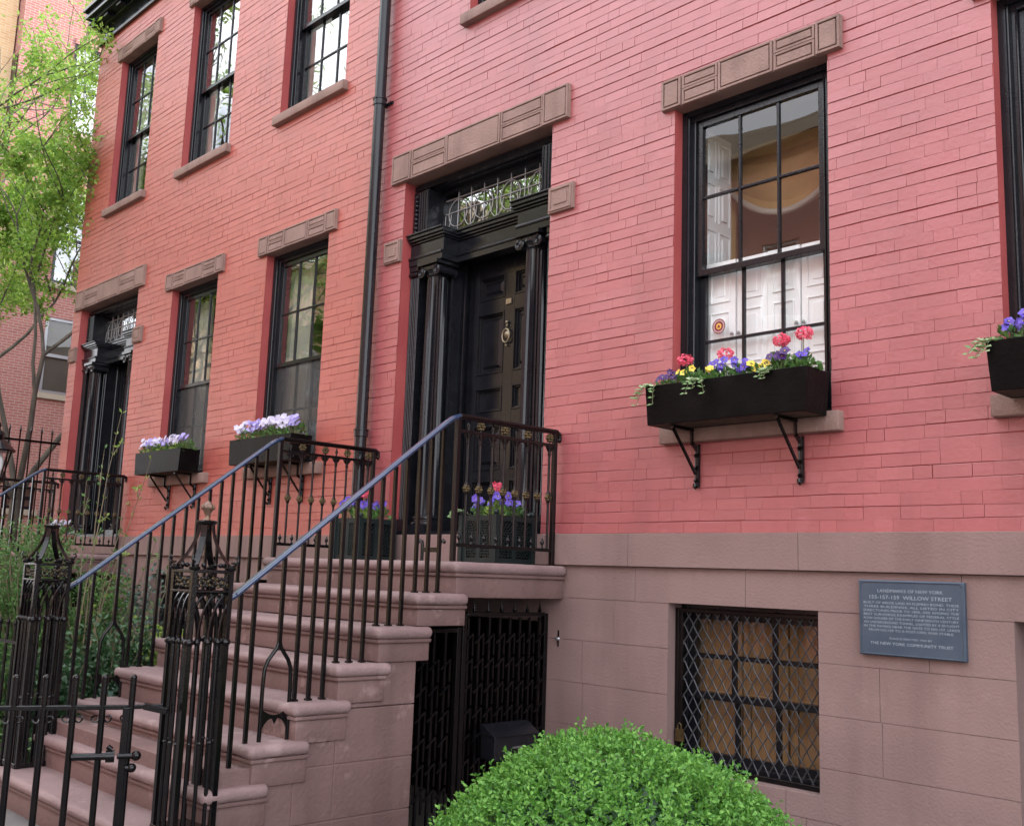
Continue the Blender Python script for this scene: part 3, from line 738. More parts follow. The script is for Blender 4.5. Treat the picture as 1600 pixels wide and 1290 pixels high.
# white panelled shutters across the lower half of the right window, one leaf folded back above
def right_window_inside():
    x0, x1 = WR[0]+.09, WR[1]-.09; z0, z1 = z_(.98), z_(2.01); n = 4; w = (x1-x0)/n
    for k in range(n):
        mb = MB(); a, b = x0+k*w+.003, x0+(k+1)*w-.003; y = .225+.010*(k % 2)
        mb.box(a, b, y, y+.028, z0, z1)
        for c, d in ((.05, .30), (.36, .70), (.76, .98)):
            ring(mb, a+.035, b-.035, z0+c, z0+d, .012, y-.008, y+.001); mb.box(a+.075, b-.075, y-.006, y+.001, z0+c+.04, z0+d-.04)
        s = mb.build('interior_shutter', M['white'], main, bevel=.003)
        m2 = MB(); m2.ball((b-.018 if k % 2 == 0 else a+.018, y-.014, z0+.55), .012, 8); m2.build('shutter_knob', M['metal'], s)
    mb = MB(); y0, y1 = .26, .60; xa = WR[0]+.03
    mb.box(xa-.05, xa, y0, y1, z_(1.95), z_(2.98))
    for a, b in ((.285, .42), (.445, .58)):
        for c, d in ((1.99, 2.30), (2.36, 2.62), (2.67, 2.93)):
            mb.box(xa-.001, xa+.010, a, a+.012, z_(c), z_(d)); mb.box(xa-.001, xa+.010, b-.012, b, z_(c), z_(d)); mb.box(xa-.001, xa+.01, a+.012, b-.012, z_(d)-.012, z_(d)); mb.box(xa-.001, xa+.012, a+.04, b-.04, z_(c)+.03, z_(d)-.04)
    mb.build('interior_shutter', M['white'], main, bevel=.003)
right_window_inside()
def gold_swag():
    t = thing('gold_swag', 'gold swag and drape hanging in the room behind the right window', 'curtain', (-3.7, .8, z_(2.0)))
    mb = MB(); n = 24; zt = z_(3.0)
    for k in range(n):                                   # swag with a bellied lower edge
        for j in range(6):
            P = []
            for a, b in ((k, j), (k+1, j), (k+1, j+1), (k, j+1)):
                u = a/n; w = b/6; x = -4.02+1.05*u; low = z_(2.80)-.34*math.sin(min(1, u*1.02)*math.pi)**.8
                P.append((x, .80-.05*math.sin(w*3.1)-.02*math.sin(w*19+u*4), zt+(low-zt)*w))
            mb.quad(*P)
    mb.build('swag', M['goldcloth'], t, smooth=70)
    mb = MB(); P = [(-4.02+1.05*k/n, .745, z_(2.80)-.34*math.sin(min(1, k/n*1.02)*math.pi)**.8) for k in range(n+1)]; mb.tube(P, .022, 8); mb.build('fringe', M['curtain'], t, smooth=60)
    mb = MB()
    for k in range(24):
        u0, u1 = k/24, (k+1)/24; f = lambda u: .82+.02*math.sin(u*22)
        mb.quad((-4.06+.11*u0, f(u0), z_(1.9)), (-4.06+.11*u1, f(u1), z_(1.9)), (-4.10+.16*u1, f(u1), zt), (-4.10+.16*u0, f(u0), zt))
    mb.build('drape', M['goldcloth'], t, smooth=70)
gold_swag()
def sticker():
    t = thing('window_sticker', 'small round red and gold sticker on the lower left pane of the right window', 'sticker', (-3.675, .178, z_(1.555)))
    c = (-3.640, .1765, z_(1.578))
    def disc(name, r0, r1, y, m):
        mb = MB(); n = 40
        for k in range(n):
            a, b = 2*math.pi*k/n, 2*math.pi*(k+1)/n
            q = lambda r, t: (c[0]+r*math.cos(t), y, c[2]+r*math.sin(t))
            mb.quad(q(r0, a), q(r1, a), q(r1, b), q(r0, b))
        mb.build(name, M[m], t)
    disc('sticker_rim', .042, .048, .1760, 'stick_red'); disc('lettering_band', .032, .042, .1762, 'stick_cream'); disc('sticker_ring', .020, .032, .1760, 'stick_red'); disc('emblem', .0001, .020, .1758, 'stick_gold')
    mb = MB()
    for k in range(18):
        a = 2*math.pi*k/18; mb.bar((c[0]+.034*math.cos(a), .1755, c[2]+.034*math.sin(a)), (c[0]+.040*math.cos(a), .1755, c[2]+.040*math.sin(a)), .004, .001)
    mb.build('lettering', M['stick_red'], t)
    mb = MB(); mb.lathe((c[0], .1752, c[2]), [(.004, -.001), (.009, 0), (.009, .0005)], 6, 'y'); mb.bar((c[0]-.012, .1748, c[2]-.008), (c[0]+.012, .1748, c[2]-.008), .004, .001); mb.build('device', M['stick_red'], t)
sticker()
# ------------------------------------------------------------------ stoop
TY = [-.986, -1.272, -1.540, -1.800, -2.050, -2.292, -2.53, -2.77]      # nosing fronts, landing first
TZ = [.070, -.122, -.312, -.508, -.696, -.888, -1.078, -1.268]
SX0, SX1 = -6.93, -4.70
def make_stoop(label):
    t = thing('stoop', label, 'stoop', ((SX0+SX1)/2, -1.3, 0), 'brownstone stoops')
    body0 = [-.145, -.3115, -.5075]
    for k in range(8):
        y, z = TY[k], z_(TZ[k]); back = -.001 if k == 0 else TY[k-1]+.12
        sback = {0: -.001, 1: -.865, 2: -1.135, 3: -1.45, 4: -1.69, 5: -1.93, 6: -2.16, 7: -2.4}[k]
        mb = MB(); mb.box(SX0, SX1, y, (back if k == 0 else max(back, sback)), z-.068, z)
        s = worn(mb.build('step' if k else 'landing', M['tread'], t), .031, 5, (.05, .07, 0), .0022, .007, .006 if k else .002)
        mb = MB(); zb = z_(body0[k]) if k < 3 else z_(TZ[k]-.21)
        yb = sback if k else -.001
        mb.box(SX0+.022, SX1-.022, y+.022, yb, z-.090, z-.0685)
        mb.box(SX0+.038, SX1-.038, y+.038, yb-.0015, zb if k < 3 else max(.0, zb), z-.0905)
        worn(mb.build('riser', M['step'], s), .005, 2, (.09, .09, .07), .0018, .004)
    mb = MB()                                          # side masonry below the steps
    for k in range(3, 8):
        y0 = TY[k]+.05; y1 = -1.217 if k == 3 else TY[k-1]+.05
        top = z_(TZ[k]-.212)
        if top > .05:
            for c in range(4):
                a, b = c*.285, min(top, (c+1)*.285-.004)
                if b > a: mb.box(SX0+.052, SX1-.052, y0, y1-.0005, a, b)
    mb.box(SX0+.0525, SX1-.0525, -1.449, -1.2175, .86, z_(-.509))
    mb.box(SX0+.056, SX1-.056, -2.45, -1.222, 0, z_(-1.0))
    mb.box(SX0+.3, SX1-.3, -1.50, -1.222, 0, z_(-.55))
    mb.box(SX0+.052, SX0+.30, -1.2165, -.002, 0, z_(-.147))
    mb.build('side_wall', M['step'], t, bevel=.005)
    return t
stoop = make_stoop('brownstone stoop with rounded treads climbing to the near black front door')

RXR, RXL = -4.81, -6.86
SL0, SL1 = (-2.40, -.165), (-.945, .972)
def rail_z(y):
    if y > SL1[0]: return SL1[1]+.004*(y-SL1[0])
    return SL0[1]+(SL1[1]-SL0[1])*(y-SL0[0])/(SL1[0]-SL0[0])
def rosette(mb, c, r, mi=1):
    for s in (-1, 1):
        for k in range(6):
            a = 2*math.pi*k/6; mb.ball((c[0]+s*.006, c[1]+r*.62*math.cos(a), c[2]+r*.62*math.sin(a)), r*.40, 6, mi)
        mb.ball((c[0]+s*.012, c[1], c[2]), r*.34, 6, mi)
    mb.lathe(c, [(r*.7, -.006), (r*.7, .006)], 10, 'x', mi)
def make_railing(x, label):
    t = thing('stoop_railing', label, 'railing', (x, -1.3, z_(-1.0)), 'iron stoop railings')
    mb = MB(); P = [(x, -2.47, z_(rail_z(-2.40)-.035)), (x, -2.43, z_(rail_z(-2.40)-.012)), (x, -2.38, z_(rail_z(-2.38)))]
    P += [(x, SL1[0]-.08, z_(rail_z(SL1[0]-.08))), (x, SL1[0]-.03, z_(rail_z(SL1[0]-.03)-.004)), (x, SL1[0]+.03, z_(SL1[1]-.004))]
    def cap(mb, A, B):
        mb.bar(A, B, .050, .012); mb.bar(Vector(A)+Vector((0, 0, .0095)), Vector(B)+Vector((0, 0, .0095)), .036, .010); mb.bar(Vector(A)-Vector((0, 0, .0115)), Vector(B)-Vector((0, 0, .0115)), .030, .012)
    for a, b in zip(P, P[1:]): cap(mb, a, b)
    mb.build('handrail', M['rail'], t, bevel=.004)
    mb = MB(); Q = [(x, SL1[0]+.028, z_(SL1[1]-.004)), (x, -.03, z_(SL1[1]))]
    cap(mb, *Q); zr = z_(SL1[1]); mb.tube([(x, -.045, zr-.005), (x, -.012, zr-.012), (x, -.002, zr-.045), (x, -.014, zr-.062)], .019, 8)
    mb.build('landing_rail', M['redrail'], t, bevel=.004)
    # slope balusters, three to a tread
    for k in range(1, 5):
        for j in range(3):
            y = TY[k]+.062+j*.087; zt = rail_z(y)-.018
            mb = MB(); mb.bar((x, y, z_(TZ[k])-.003), (x, y, z_(zt)), .0195, .0195, (0, 1, 0)); mb.box(x-.016, x+.016, y-.016, y+.016, z_(TZ[k]), z_(TZ[k])+.010)
            mb.build('baluster', M['iron'], t)
    for y, zb in ((-2.262, -.888), (-2.345, -1.078), (-1.975+.01, -.696)):
        if y > -2.0: continue
        mb = MB(); mb.bar((x, y, z_(zb)), (x, y, z_(rail_z(y)-.018)), .0195, .0195, (0, 1, 0)); mb.build('baluster', M['iron'], t)
    # wishbone foot with boot scraper on the sixth tread
    mb = MB(); ya, za, zb = -2.10, z_(-.405), z_(-.888)
    mb.bar((x, ya, za), (x, ya, z_(rail_z(ya)-.018)), .0195, .0195, (0, 1, 0))
    for s in (-1, 1): mb.tube([(x, ya, za+.03), (x, ya+s*.012, za-.012), (x, ya+s*.06, za-.075), (x, ya+s*.078, za-.12), (x, ya+s*.082, za-.2), (x, ya+s*.083, zb)], [.010, .011, .011, .011, .011, .012], 8)
    n = 10
    for k in range(n):                                  # concave scraper blade
        a, b = -1+2*k/n, -1+2*(k+1)/n; f = lambda q: zb+.165-.035*(1-q*q); g = lambda q: zb+.115-.07*abs(q)**3-(.03 if abs(q) < .12 else 0)
        mb.hexa([(x-.005, ya+a*.08, g(a)), (x+.005, ya+a*.08, g(a)), (x+.005, ya+b*.08, g(b)), (x-.005, ya+b*.08, g(b))], [(x-.005, ya+a*.08, f(a)), (x+.005, ya+a*.08, f(a)), (x+.005, ya+b*.08, f(b)), (x-.005, ya+b*.08, f(b))])
    mb.build('boot_scraper', M['iron'], t, smooth=50)
    # landing panel
    for y, zb in ((-.925, .07), (-.050, .07)):
        mb = MB(); mb.bar((x, y, z_(zb)), (x, y, z_(.958)), .030, .030, (0, 1, 0)); mb.build('post', M['redrail'], t, bevel=.003)
    mb = MB(); mb.box(x-.011, x+.011, -.912, -.064, z_(.866), z_(.886)); mb.build('upper_rail', M['redrail'], t)
    mb = MB(); mb.box(x-.012, x+.012, -.912, -.064, z_(.160), z_(.182)); mb.build('lower_rail', M['iron'], t)
    ys = [-.835+.105*k for k in range(8)]
    for k, y in enumerate(ys[:8]):
        mb = MB(); mb.tube([(x, y, z_(.182)), (x, y, z_(.866))], .0085, 8)
        mb.lathe((x, y, z_(.80)), [(.008, 0), (.013, .012), (.010, .025), (.018, .045), (.022, .066)], 8)
        for s in (-1, 1): mb.tube([(x, y, z_(.835)), (x, y+s*.022, z_(.845)), (x, y+s*.034, z_(.866))], .005, 5)
        rosette(mb, (x, y, z_(.522)), .026)
        mb.lathe((x, y, z_(.522)), [(.009, -.04), (.014, -.03), (.014, .03), (.009, .04)], 8)
        mb.build('baluster', [M['redrail'], M['brass']], t, smooth=50)
    for k in range(8):
        y = -.88+.105*k; mb = MB()
        mb.lathe((x, y, z_(.182)), [(.012, 0), (.005, .010), (.005, .018), (.014, .034), (.012, .046), (.004, .054), (.006, .060), (.002, .068)], 10)
        mb.build('urn_finial', M['iron'], t, smooth=50)
    for k, y in enumerate((-.835, -.73, -.625, -.52, -.415, -.31, -.205, -.10)):
        mb = MB()
        if k % 2: rosette(mb, (x, y, z_(.922)), .030); mb.tube([(x, y, z_(.886)), (x, y, z_(.955))], .006, 6)
        else: mb.lathe((x, y, z_(.886)), [(.010, 0), (.005, .012), (.012, .030), (.009, .044), (.003, .052), (.006, .058), (.001, .066)], 8)
        mb.build('rosette' if k % 2 else 'spear_finial', [M['redrail'], M['brass']], t, smooth=50)
    return t
railR = make_railing(RXR, 'black iron stoop railing nearest the viewer, with the blue sheen handrail')
railL = make_railing(RXL, 'black iron stoop railing in front of the box beside the drainpipe')

def make_newel(cx, cy, label):
    t = thing('newel_post', label, 'newel post', (cx, cy, z_(TZ[7])), 'openwork iron newel posts'); h = .110
    zf = z_(TZ[7])
    mb = MB(); mb.box(cx-h-.005, cx+h-.012, cy-h-.005, cy+h+.005, zf-.002, zf+.03); mb.build('base_plate', M['iron'], t, bevel=.004)
    for sx in (-1, 1):
        for sy in (-1, 1):
            mb = MB(); x, y = cx+sx*(h-.012), cy+sy*(h-.012)
            mb.box(x-.013, x+.013, y-.013, y+.013, zf+.001, z_(-.03)); mb.lathe((x, y, z_(-.372)), [(.014, -.02), (.024, -.012), (.026, 0), (.020, .010), (.014, .016)], 10); mb.lathe((x, y, z_(-.03)), [(.02, 0), (.028, .008), (.028, .016), (.02, .02), (.02, .03)], 10)
            P = [(x+sx*.000, y+sy*.000, z_(.012)), (x+sx*.012, y+sy*.012, z_(.006)), (x+sx*.026, y+sy*.026, z_(.022)), (x+sx*.022, y+sy*.022, z_(.040)), (x+sx*.012, y+sy*.012, z_(.034))]
            mb.tube(P, .006, 6); mb.build('corner_post', M['iron'], t, smooth=45)
    mb = MB()                                            # intermediate rods
    for s in (-1, 1):
        for k in range(1, 4):
            o = -h+2*h*k/4
            for x, y in ((cx+o, cy+s*(h-.012)), (cx+s*(h-.012), cy+o)):
                mb.tube([(x, y, zf+.01), (x, y, z_(-.372))], .0098, 7); mb.lathe((x, y, z_(-.372)), [(.009, -.018), (.017, -.010), (.018, 0), (.014, .008), (.008, .014)], 8)
                for k2 in (.75,): mb.lathe((x, y, k2), [(.009, -.008), (.015, 0), (.009, .008)], 8)
    mb.build('rod', M['iron'], t, smooth=45)
    mb = MB()
    for z, w, d in ((-.042, .026, .016), (-.137, .022, .012)):
        ring2 = [(cx-h, cx+h, cy-h-.002, cy-h+w), (cx-h, cx+h, cy+h-w, cy+h+.002), (cx-h-.002, cx-h+w, cy-h+w, cy+h-w), (cx+h-w, cx+h+.002, cy-h+w, cy+h-w)]
        for a, b, c, e in ring2: mb.box(a, b, c, e, z_(z), z_(z+d))
    mb.build('band', M['iron'], t, bevel=.003)
    mb = MB()                                            # pierced panel with gilt rosettes between the bands
    for s in (-1, 1):
        for ax in (0, 1):
            for k in range(-2, 3):
                o = k*.034; zc = z_(-.088)
                p = (cx+o, cy+s*(h-.010), zc) if ax == 0 else (cx+s*(h-.010), cy+o, zc)
                for q in range(5):
                    a = 2*math.pi*q/5+k; d = (math.cos(a)*.014, math.sin(a)*.020)
                    c = (p[0]+d[0], p[1], p[2]+d[1]) if ax == 0 else (p[0], p[1]+d[0], p[2]+d[1])
                    mb.ball(c, .0085, 6, 1 if q % 2 else 0)
            for e in (-1, 1):
                p = lambda o, z: (cx+o, cy+s*(h-.010), z) if ax == 0 else (cx+s*(h-.010), cy+o, z)
                mb.tube([p(e*.085, z_(-.125)), p(e*.07, z_(-.105)), p(e*.078, z_(-.088)), p(e*.07, z_(-.07)), p(e*.085, z_(-.05))], .006, 6)
    mb.build('rosette_panel', [M['iron'], M['brass']], t, smooth=50)
    mb = MB()                                            # interlaced gothic arches
    for s in (-1, 1):
        for ax in (0, 1):
            for k in range(5):
                o = -h+2*h*k/4
                for e in (-1, 1):
                    P = []
                    for q in range(9):
                        u = q/8; oo = o+e*.110*(1-math.cos(u*math.pi/2)); z = z_(-.365+.232*math.sin(u*math.pi/2))
                        if abs(oo) > h+.001: break
                        P.append((cx+oo, cy+s*(h-.013+.004*e), z) if ax == 0 else (cx+s*(h-.013+.004*e), cy+oo, z))
                    if len(P) > 1: mb.tube(P, .0072, 6)
    mb.build('arch_tracery', M['iron'], t, smooth=50)
    for sx in (-1, 1):
        for sy in (-1, 1):
            mb = MB(); P = []
            for q in range(11):
                u = q/10; r = .075*(1-u)**1.9+.024; P.append((cx+sx*r, cy+sy*r, z_(-.015+.215*u)))
            nrm = Vector((sx, sy, 0)).normalized()
            for a, b in zip(P, P[1:]): mb.bar(a, Vector(b)+(Vector(b)-Vector(a))*.03, .030, .009, nrm+Vector((0, 0, .4)))
            mb.tube([(cx+sx*.095, cy+sy*.095, z_(-.012)), (cx+sx*.112, cy+sy*.112, z_(-.008)), (cx+sx*.118, cy+sy*.118, z_(.006)), (cx+sx*.108, cy+sy*.108, z_(.014))], .006, 6)
            mb.ball((cx+sx*.088, cy+sy*.045, z_(-.004)), .013, 8); mb.ball((cx+sx*.045, cy+sy*.088, z_(-.004)), .013, 8)
            mb.build('crown_strap', M['iron'], t, smooth=50)
    mb = MB(); mb.lathe((cx, cy, z_(.195)), [(.040, 0), (.050, .008), (.052, .018), (.044, .024)], 20); mb.build('cap', M['iron'], t, smooth=40)
    mb = MB(); mb.lathe((cx, cy, z_(.219)), [(.020, 0), (.012, .012), (.011, .025), (.022, .045), (.030, .062), (.030, .072), (.020, .085), (.008, .094), (.004, .097)], 14)
    for k in range(7): a = 2*math.pi*k/7; mb.ball((cx+.025*math.cos(a), cy+.025*math.sin(a), z_(.284)), .011, 6, sz=1.4)
    mb.build('finial', M['finial'], t, smooth=50)
    return t
newel = make_newel(-4.812, -2.565, 'tall black iron openwork newel post, nearer one with a pinkish finial, right of the gate')
nl = copy_tree(newel); nl.location.x += (-6.86+4.812); [bpy.data.objects.remove(c) for c in list(nl.children) if c.name.startswith('finial')]; nl['label'] = 'black iron openwork newel post farther left, in front of the green shrubs'

def entrance_gate():
    h = Vector((-4.845, -2.70, 0)); d = Vector((-.31, -.69, 0)).normalized(); L = 1.02
    t = thing('garden_gate', 'low black iron gate swung open towards the street at the foot of the near stoop', 'gate', tuple(h))
    P = lambda s, z: tuple(h+d*s+Vector((0, 0, z_(z))))
    zr = -.685
    mb = MB(); mb.bar(P(.16, zr), P(L, zr), .026, .022); mb.bar(P(0, zr+.004), P(.16, zr), .020, .02); mb.bar(P(-.02, zr-.02), P(.09, zr+.006), .045, .032); mb.bar(P(.15, -1.42), P(L, -1.42), .024, .018); mb.build('rail', M['iron'], t, bevel=.004)
    mb = MB(); mb.bar(P(.165, -1.46), P(.165, zr), .034, .034, tuple(d)); mb.build('stile', M['iron'], t, bevel=.004)
    for k in range(7):
        s = .145+k*.128; mb = MB(); mb.tube([P(s, -1.44), P(s, -.55)], .0155, 10); mb.ball(P(s, -.548), .0165, 10); mb.build('bar', M['iron'], t, smooth=50)
    mb = MB()
    for k in range(6):
        c = .145+k*.128+.064
        for e in (-1, 1):
            A = [P(c+e*.055, zr-.008)]
            for q in range(14):
                u = q/13*1.7*math.pi; r = .020*(1-.5*q/13); A.append(P(c+e*(.036-r*math.cos(u)*0+.016*math.cos(u)), zr-.050-r*math.sin(u)*1.0+.0))
            mb.tube(A, .0045, 5)
    mb.build('scrollwork', M['iron'], t, smooth=60)
    mb = MB(); z = -.905; o = Vector((d.y, -d.x, 0))*-.028
    Q = lambda s, zz: tuple(Vector(P(s, zz))+o)
    mb.tube([Q(.39, z), Q(.22, z)], .017, 10); mb.tube([Q(.24, z), Q(.20, z)], .028, 12); mb.tube([Q(.215, z+.03), Q(.235, z+.045)], .012, 8); mb.tube([Q(.19, z), Q(.10, z)], .014, 10); mb.ball(Q(.105, z), .024, 10); mb.ball(Q(.12, z-.055), .022, 10); mb.tube([Q(.15, z-.055), Q(.12, z-.055)], .014, 8)
    mb.build('sliding_bolt', M['iron'], t, smooth=50)
    return t
entrance_gate()
def front_fence():
    t = thing('iron_fence', 'low black iron fence running left from the farther newel post', 'fence', (-9.2, -2.6, 0))
    mb = MB(); mb.box(-11.4, -6.98, -2.615, -2.585, z_(-.555), z_(-.535)); mb.box(-11.4, -6.98, -2.612, -2.588, z_(-1.40), z_(-1.38)); mb.build('rail', M['iron'], t)
    for k in range(31):
        x = -7.08-k*.14; mb = MB(); mb.tube([(x, -2.6, .2), (x, -2.6, z_(-.44))], .010, 7); mb.lathe((x, -2.6, z_(-.44)), [(.010, 0), (.016, .012), (.001, .05)], 7); mb.build('picket', M['iron'], t, smooth=50)
    mb = MB(); mb.box(-11.4, -6.975, -2.70, -2.50, .0, .21); mb.build('kerb', M['step'], t, bevel=.01)
front_fence()

def security_gate():
    t = thing('security_gate', 'black iron security gate closing the space under the near stoop', 'gate', (-4.88, -.6, 0)); x = -4.885
    mb = MB()
    for y in (-1.20, -.79, -.745, -.020): mb.box(x-.017, x+.017, y-.017, y+.017, .03, z_(-.245) if y > -.75 else z_(-.33))
    mb.box(x-.018, x+.018, -.728, -.037, z_(-.262), z_(-.238)); mb.box(x-.018, x+.018, -1.183, -.807, z_(-.36), z_(-.335)); mb.box(x-.016, x+.016, -1.18, -.04, .05, .08)
    mb.build('gate_frame', M['iron'], t, bevel=.003)
    for k in range(13):
        y = -1.16+k*.0905
        if abs(y+.767) < .045: continue
        mb = MB(); zt = -.27 if y > -.74 else -.36; mb.box(x-.007, x+.007, y-.008, y+.008, .08, z_(zt))
        for q in range(9):                               # slanting twists of the expanded bars
            z = z_(-.40-q*.150)
            if z < .15 or z > z_(zt)-.1: continue
            mb.bar((x+.010, y-.036, z-.030), (x+.016, y+.032, z+.030), .012, .007, (1, 0, 0)); mb.box(x-.005, x+.005, y+.037, y+.049, z-.105, z+.03)
        mb.build('bar', M['iron'], t)
    for k in range(6):
        y = -.66+k*.118; mb = MB(); mb.lathe((x, y, z_(-.238)), [(.010, 0), (.014, .01), (.006, .03), (.001, .075)], 8); mb.build('spear', M['iron'], t, smooth=40)
    return t
security_gate()
def mailbox():
    t = thing('mailbox', 'black lidded mailbox hanging on the iron gate under the stoop', 'mailbox', (-4.80, -.39, z_(-1.12)))
    mb = MB(); x0, x1, y0, y1 = -4.862, -4.735, -.585, -.205
    mb.box(x0, x1, y0, y1, z_(-1.125), z_(-.985)); mb.build('mailbox_body', M['black'], t, bevel=.006)
    mb = MB(); mb.hexa([(x0, y0-.008, z_(-.984)), (x1+.012, y0-.008, z_(-.984)), (x1+.012, y1+.008, z_(-.984)), (x0, y1+.008, z_(-.984))], [(x0, y0-.008, z_(-.915)), (x0+.02, y0-.008, z_(-.915)), (x0+.02, y1+.008, z_(-.915)), (x0, y1+.008, z_(-.915))])
    mb.build('lid', M['black'], t, bevel=.004)
    mb = MB(); mb.box(x1, x1+.008, -.43, -.36, z_(-1.06), z_(-1.05)); mb.build('slot', M['metal'], t)
mailbox()
def scraper():
    t = thing('boot_scraper', 'small black H-shaped boot scraper standing at the landing edge', 'boot scraper', (-5.05, -.90, z_(.07)))
    mb = MB()
    for s, x in ((-1, -5.135), (1, -4.965)):
        mb.tube([(x, -.90, z_(.07)), (x, -.90, z_(.17)), (x+s*.006, -.90, z_(.192)), (x+s*.03, -.90, z_(.198)), (x+s*.045, -.90, z_(.185))], .011, 8)
    mb.box(-5.135, -4.965, -.905, -.895, z_(.125), z_(.155)); mb.build('scraper', M['iron'], t, smooth=50)
scraper()

# ------------------------------------------------------------------ things on the wall
def drainpipe():
    x, y = -7.02, -.075
    t = thing('drainpipe', 'tall black drainpipe fixed to the wall between the two houses', 'drainpipe', (x, 0, 0))
    mb = MB(); mb.tube([(x, y, z_(-1.5)), (x, y, z_(7.3))], .050, 20); mb.build('pipe', M['black'], t, smooth=40)
    for z in (1.12, 4.05, 6.6):
        mb = MB(); mb.lathe((x, y, z_(z)), [(.051, -.03), (.058, -.025), (.058, .022), (.064, .024), (.064, .036), (.051, .04)], 20)
        if z > 2: mb.box(x-.10, x+.10, -.012, .002, z_(z)-.015, z_(z)+.012); mb.tube([(x+.09, -.03, z_(z)), (x+.09, .0, z_(z))], .008, 6)
        mb.build('pipe_collar', M['black'], t, smooth=40)
drainpipe()
def plaque():
    X0, X1, Z0, Z1 = -2.63, -2.088, z_(-.336), z_(.040); y = -.016
    t = thing('plaque', 'blue grey metal plaque with raised lettering on the brownstone base', 'plaque', ((X0+X1)/2, 0, Z0))
    mb = MB(); mb.box(X0, X1, y-.012, -.0015, Z0, Z1); mb.build('plate', M['plaque'], t, bevel=.004)
    mb = MB(); ring(mb, X0+.004, X1-.004, Z0+.004, Z1-.004, .007, y-.016, y-.0125); mb.build('border', M['plaque'], t, bevel=.002)
    lines = [('LANDMARKS OF NEW YORK', .86, .042, .62), ('155-157-159  WILLOW STREET', .775, .050, .78),
      ('BUILT OF BRICK LAID IN FLEMISH BOND, THESE', .70, .030, .90), ('THREE BUILDINGS, ALL LISTED IN CITY', .648, .030, .90), ('DIRECTORIES PRIOR TO 1830, ARE AMONG THE', .596, .030, .90),
      ('BEST SURVIVING EXAMPLES OF FEDERAL STYLE', .544, .030, .90), ('ROW HOUSES OF THE EARLY NINETEENTH CENTURY.', .492, .030, .90), ('AN UNDERGROUND TUNNEL, LIGHTED BY A SKYLIGHT', .440, .030, .90),
      ('IN THE PAVING NEAR THE GATE TO NO.157, LEADS', .388, .030, .90), ('FROM NO.159 TO A POST-CIVIL WAR STABLE.', .336, .030, .80), ('PLAQUE ERECTED 1965 BY', .235, .024, .40), ('THE NEW YORK COMMUNITY TRUST', .165, .038, .78)]
    W, H = X1-X0, Z1-Z0; mb = MB()
    for txt, v, size, wf in lines:
        cu = bpy.data.curves.new('t', 'FONT'); cu.body = txt; cu.size = 1; cu.extrude = 0; cu.resolution_u = 2
        ob = bpy.data.objects.new('t', cu); C.objects.link(ob)
        dg = bpy.context.evaluated_depsgraph_get(); me = ob.evaluated_get(dg).to_mesh()
        xs = [q.co.x for q in me.vertices]; a, b = min(xs), max(xs); sx = W*wf/(b-a); sz = size*H*1.38
        for p in me.polygons:
            i = len(mb.v)
            for k in p.vertices:
                q = me.vertices[k].co; mb.v.append((X0+W*.5+(q.x-(a+b)/2)*sx, y-.0142, Z0+H*v+q.y*sz-.35*sz))
            mb.f.append(tuple(range(i, i+len(p.vertices)))); mb.m.append(0)
        bpy.data.objects.remove(ob); bpy.data.curves.remove(cu)
    mb.build('lettering', M['letter'], t)
    for x in (X0+.016, X1-.016):
        for z in (Z0+.016, Z1-.016):
            m2 = MB(); m2.lathe((x, y-.012, z), [(.001, -.004), (.005, -.003), (.006, 0)], 8, 'y'); m2.build('screw', M['plaque'], t)
plaque()
def wall_hook():
    t = thing('wall_hook', 'small metal bell pull on the brownstone beside the stoop', 'hook', (-4.783, 0, z_(-.41)))
    mb = MB(); x, z = -4.772, z_(-.404); mb.lathe((x, 0, z), [(.002, -.03), (.010, -.027), (.013, -.018), (.006, -.012), (.014, -.004), (.014, 0)], 12, 'y'); mb.build('knob', M['metal'], t, smooth=50)
    mb = MB(); mb.box(x-.005, x+.005, -.006, -.0015, z-.05, z+.055); mb.build('back_plate', M['iron'], t)
wall_hook()

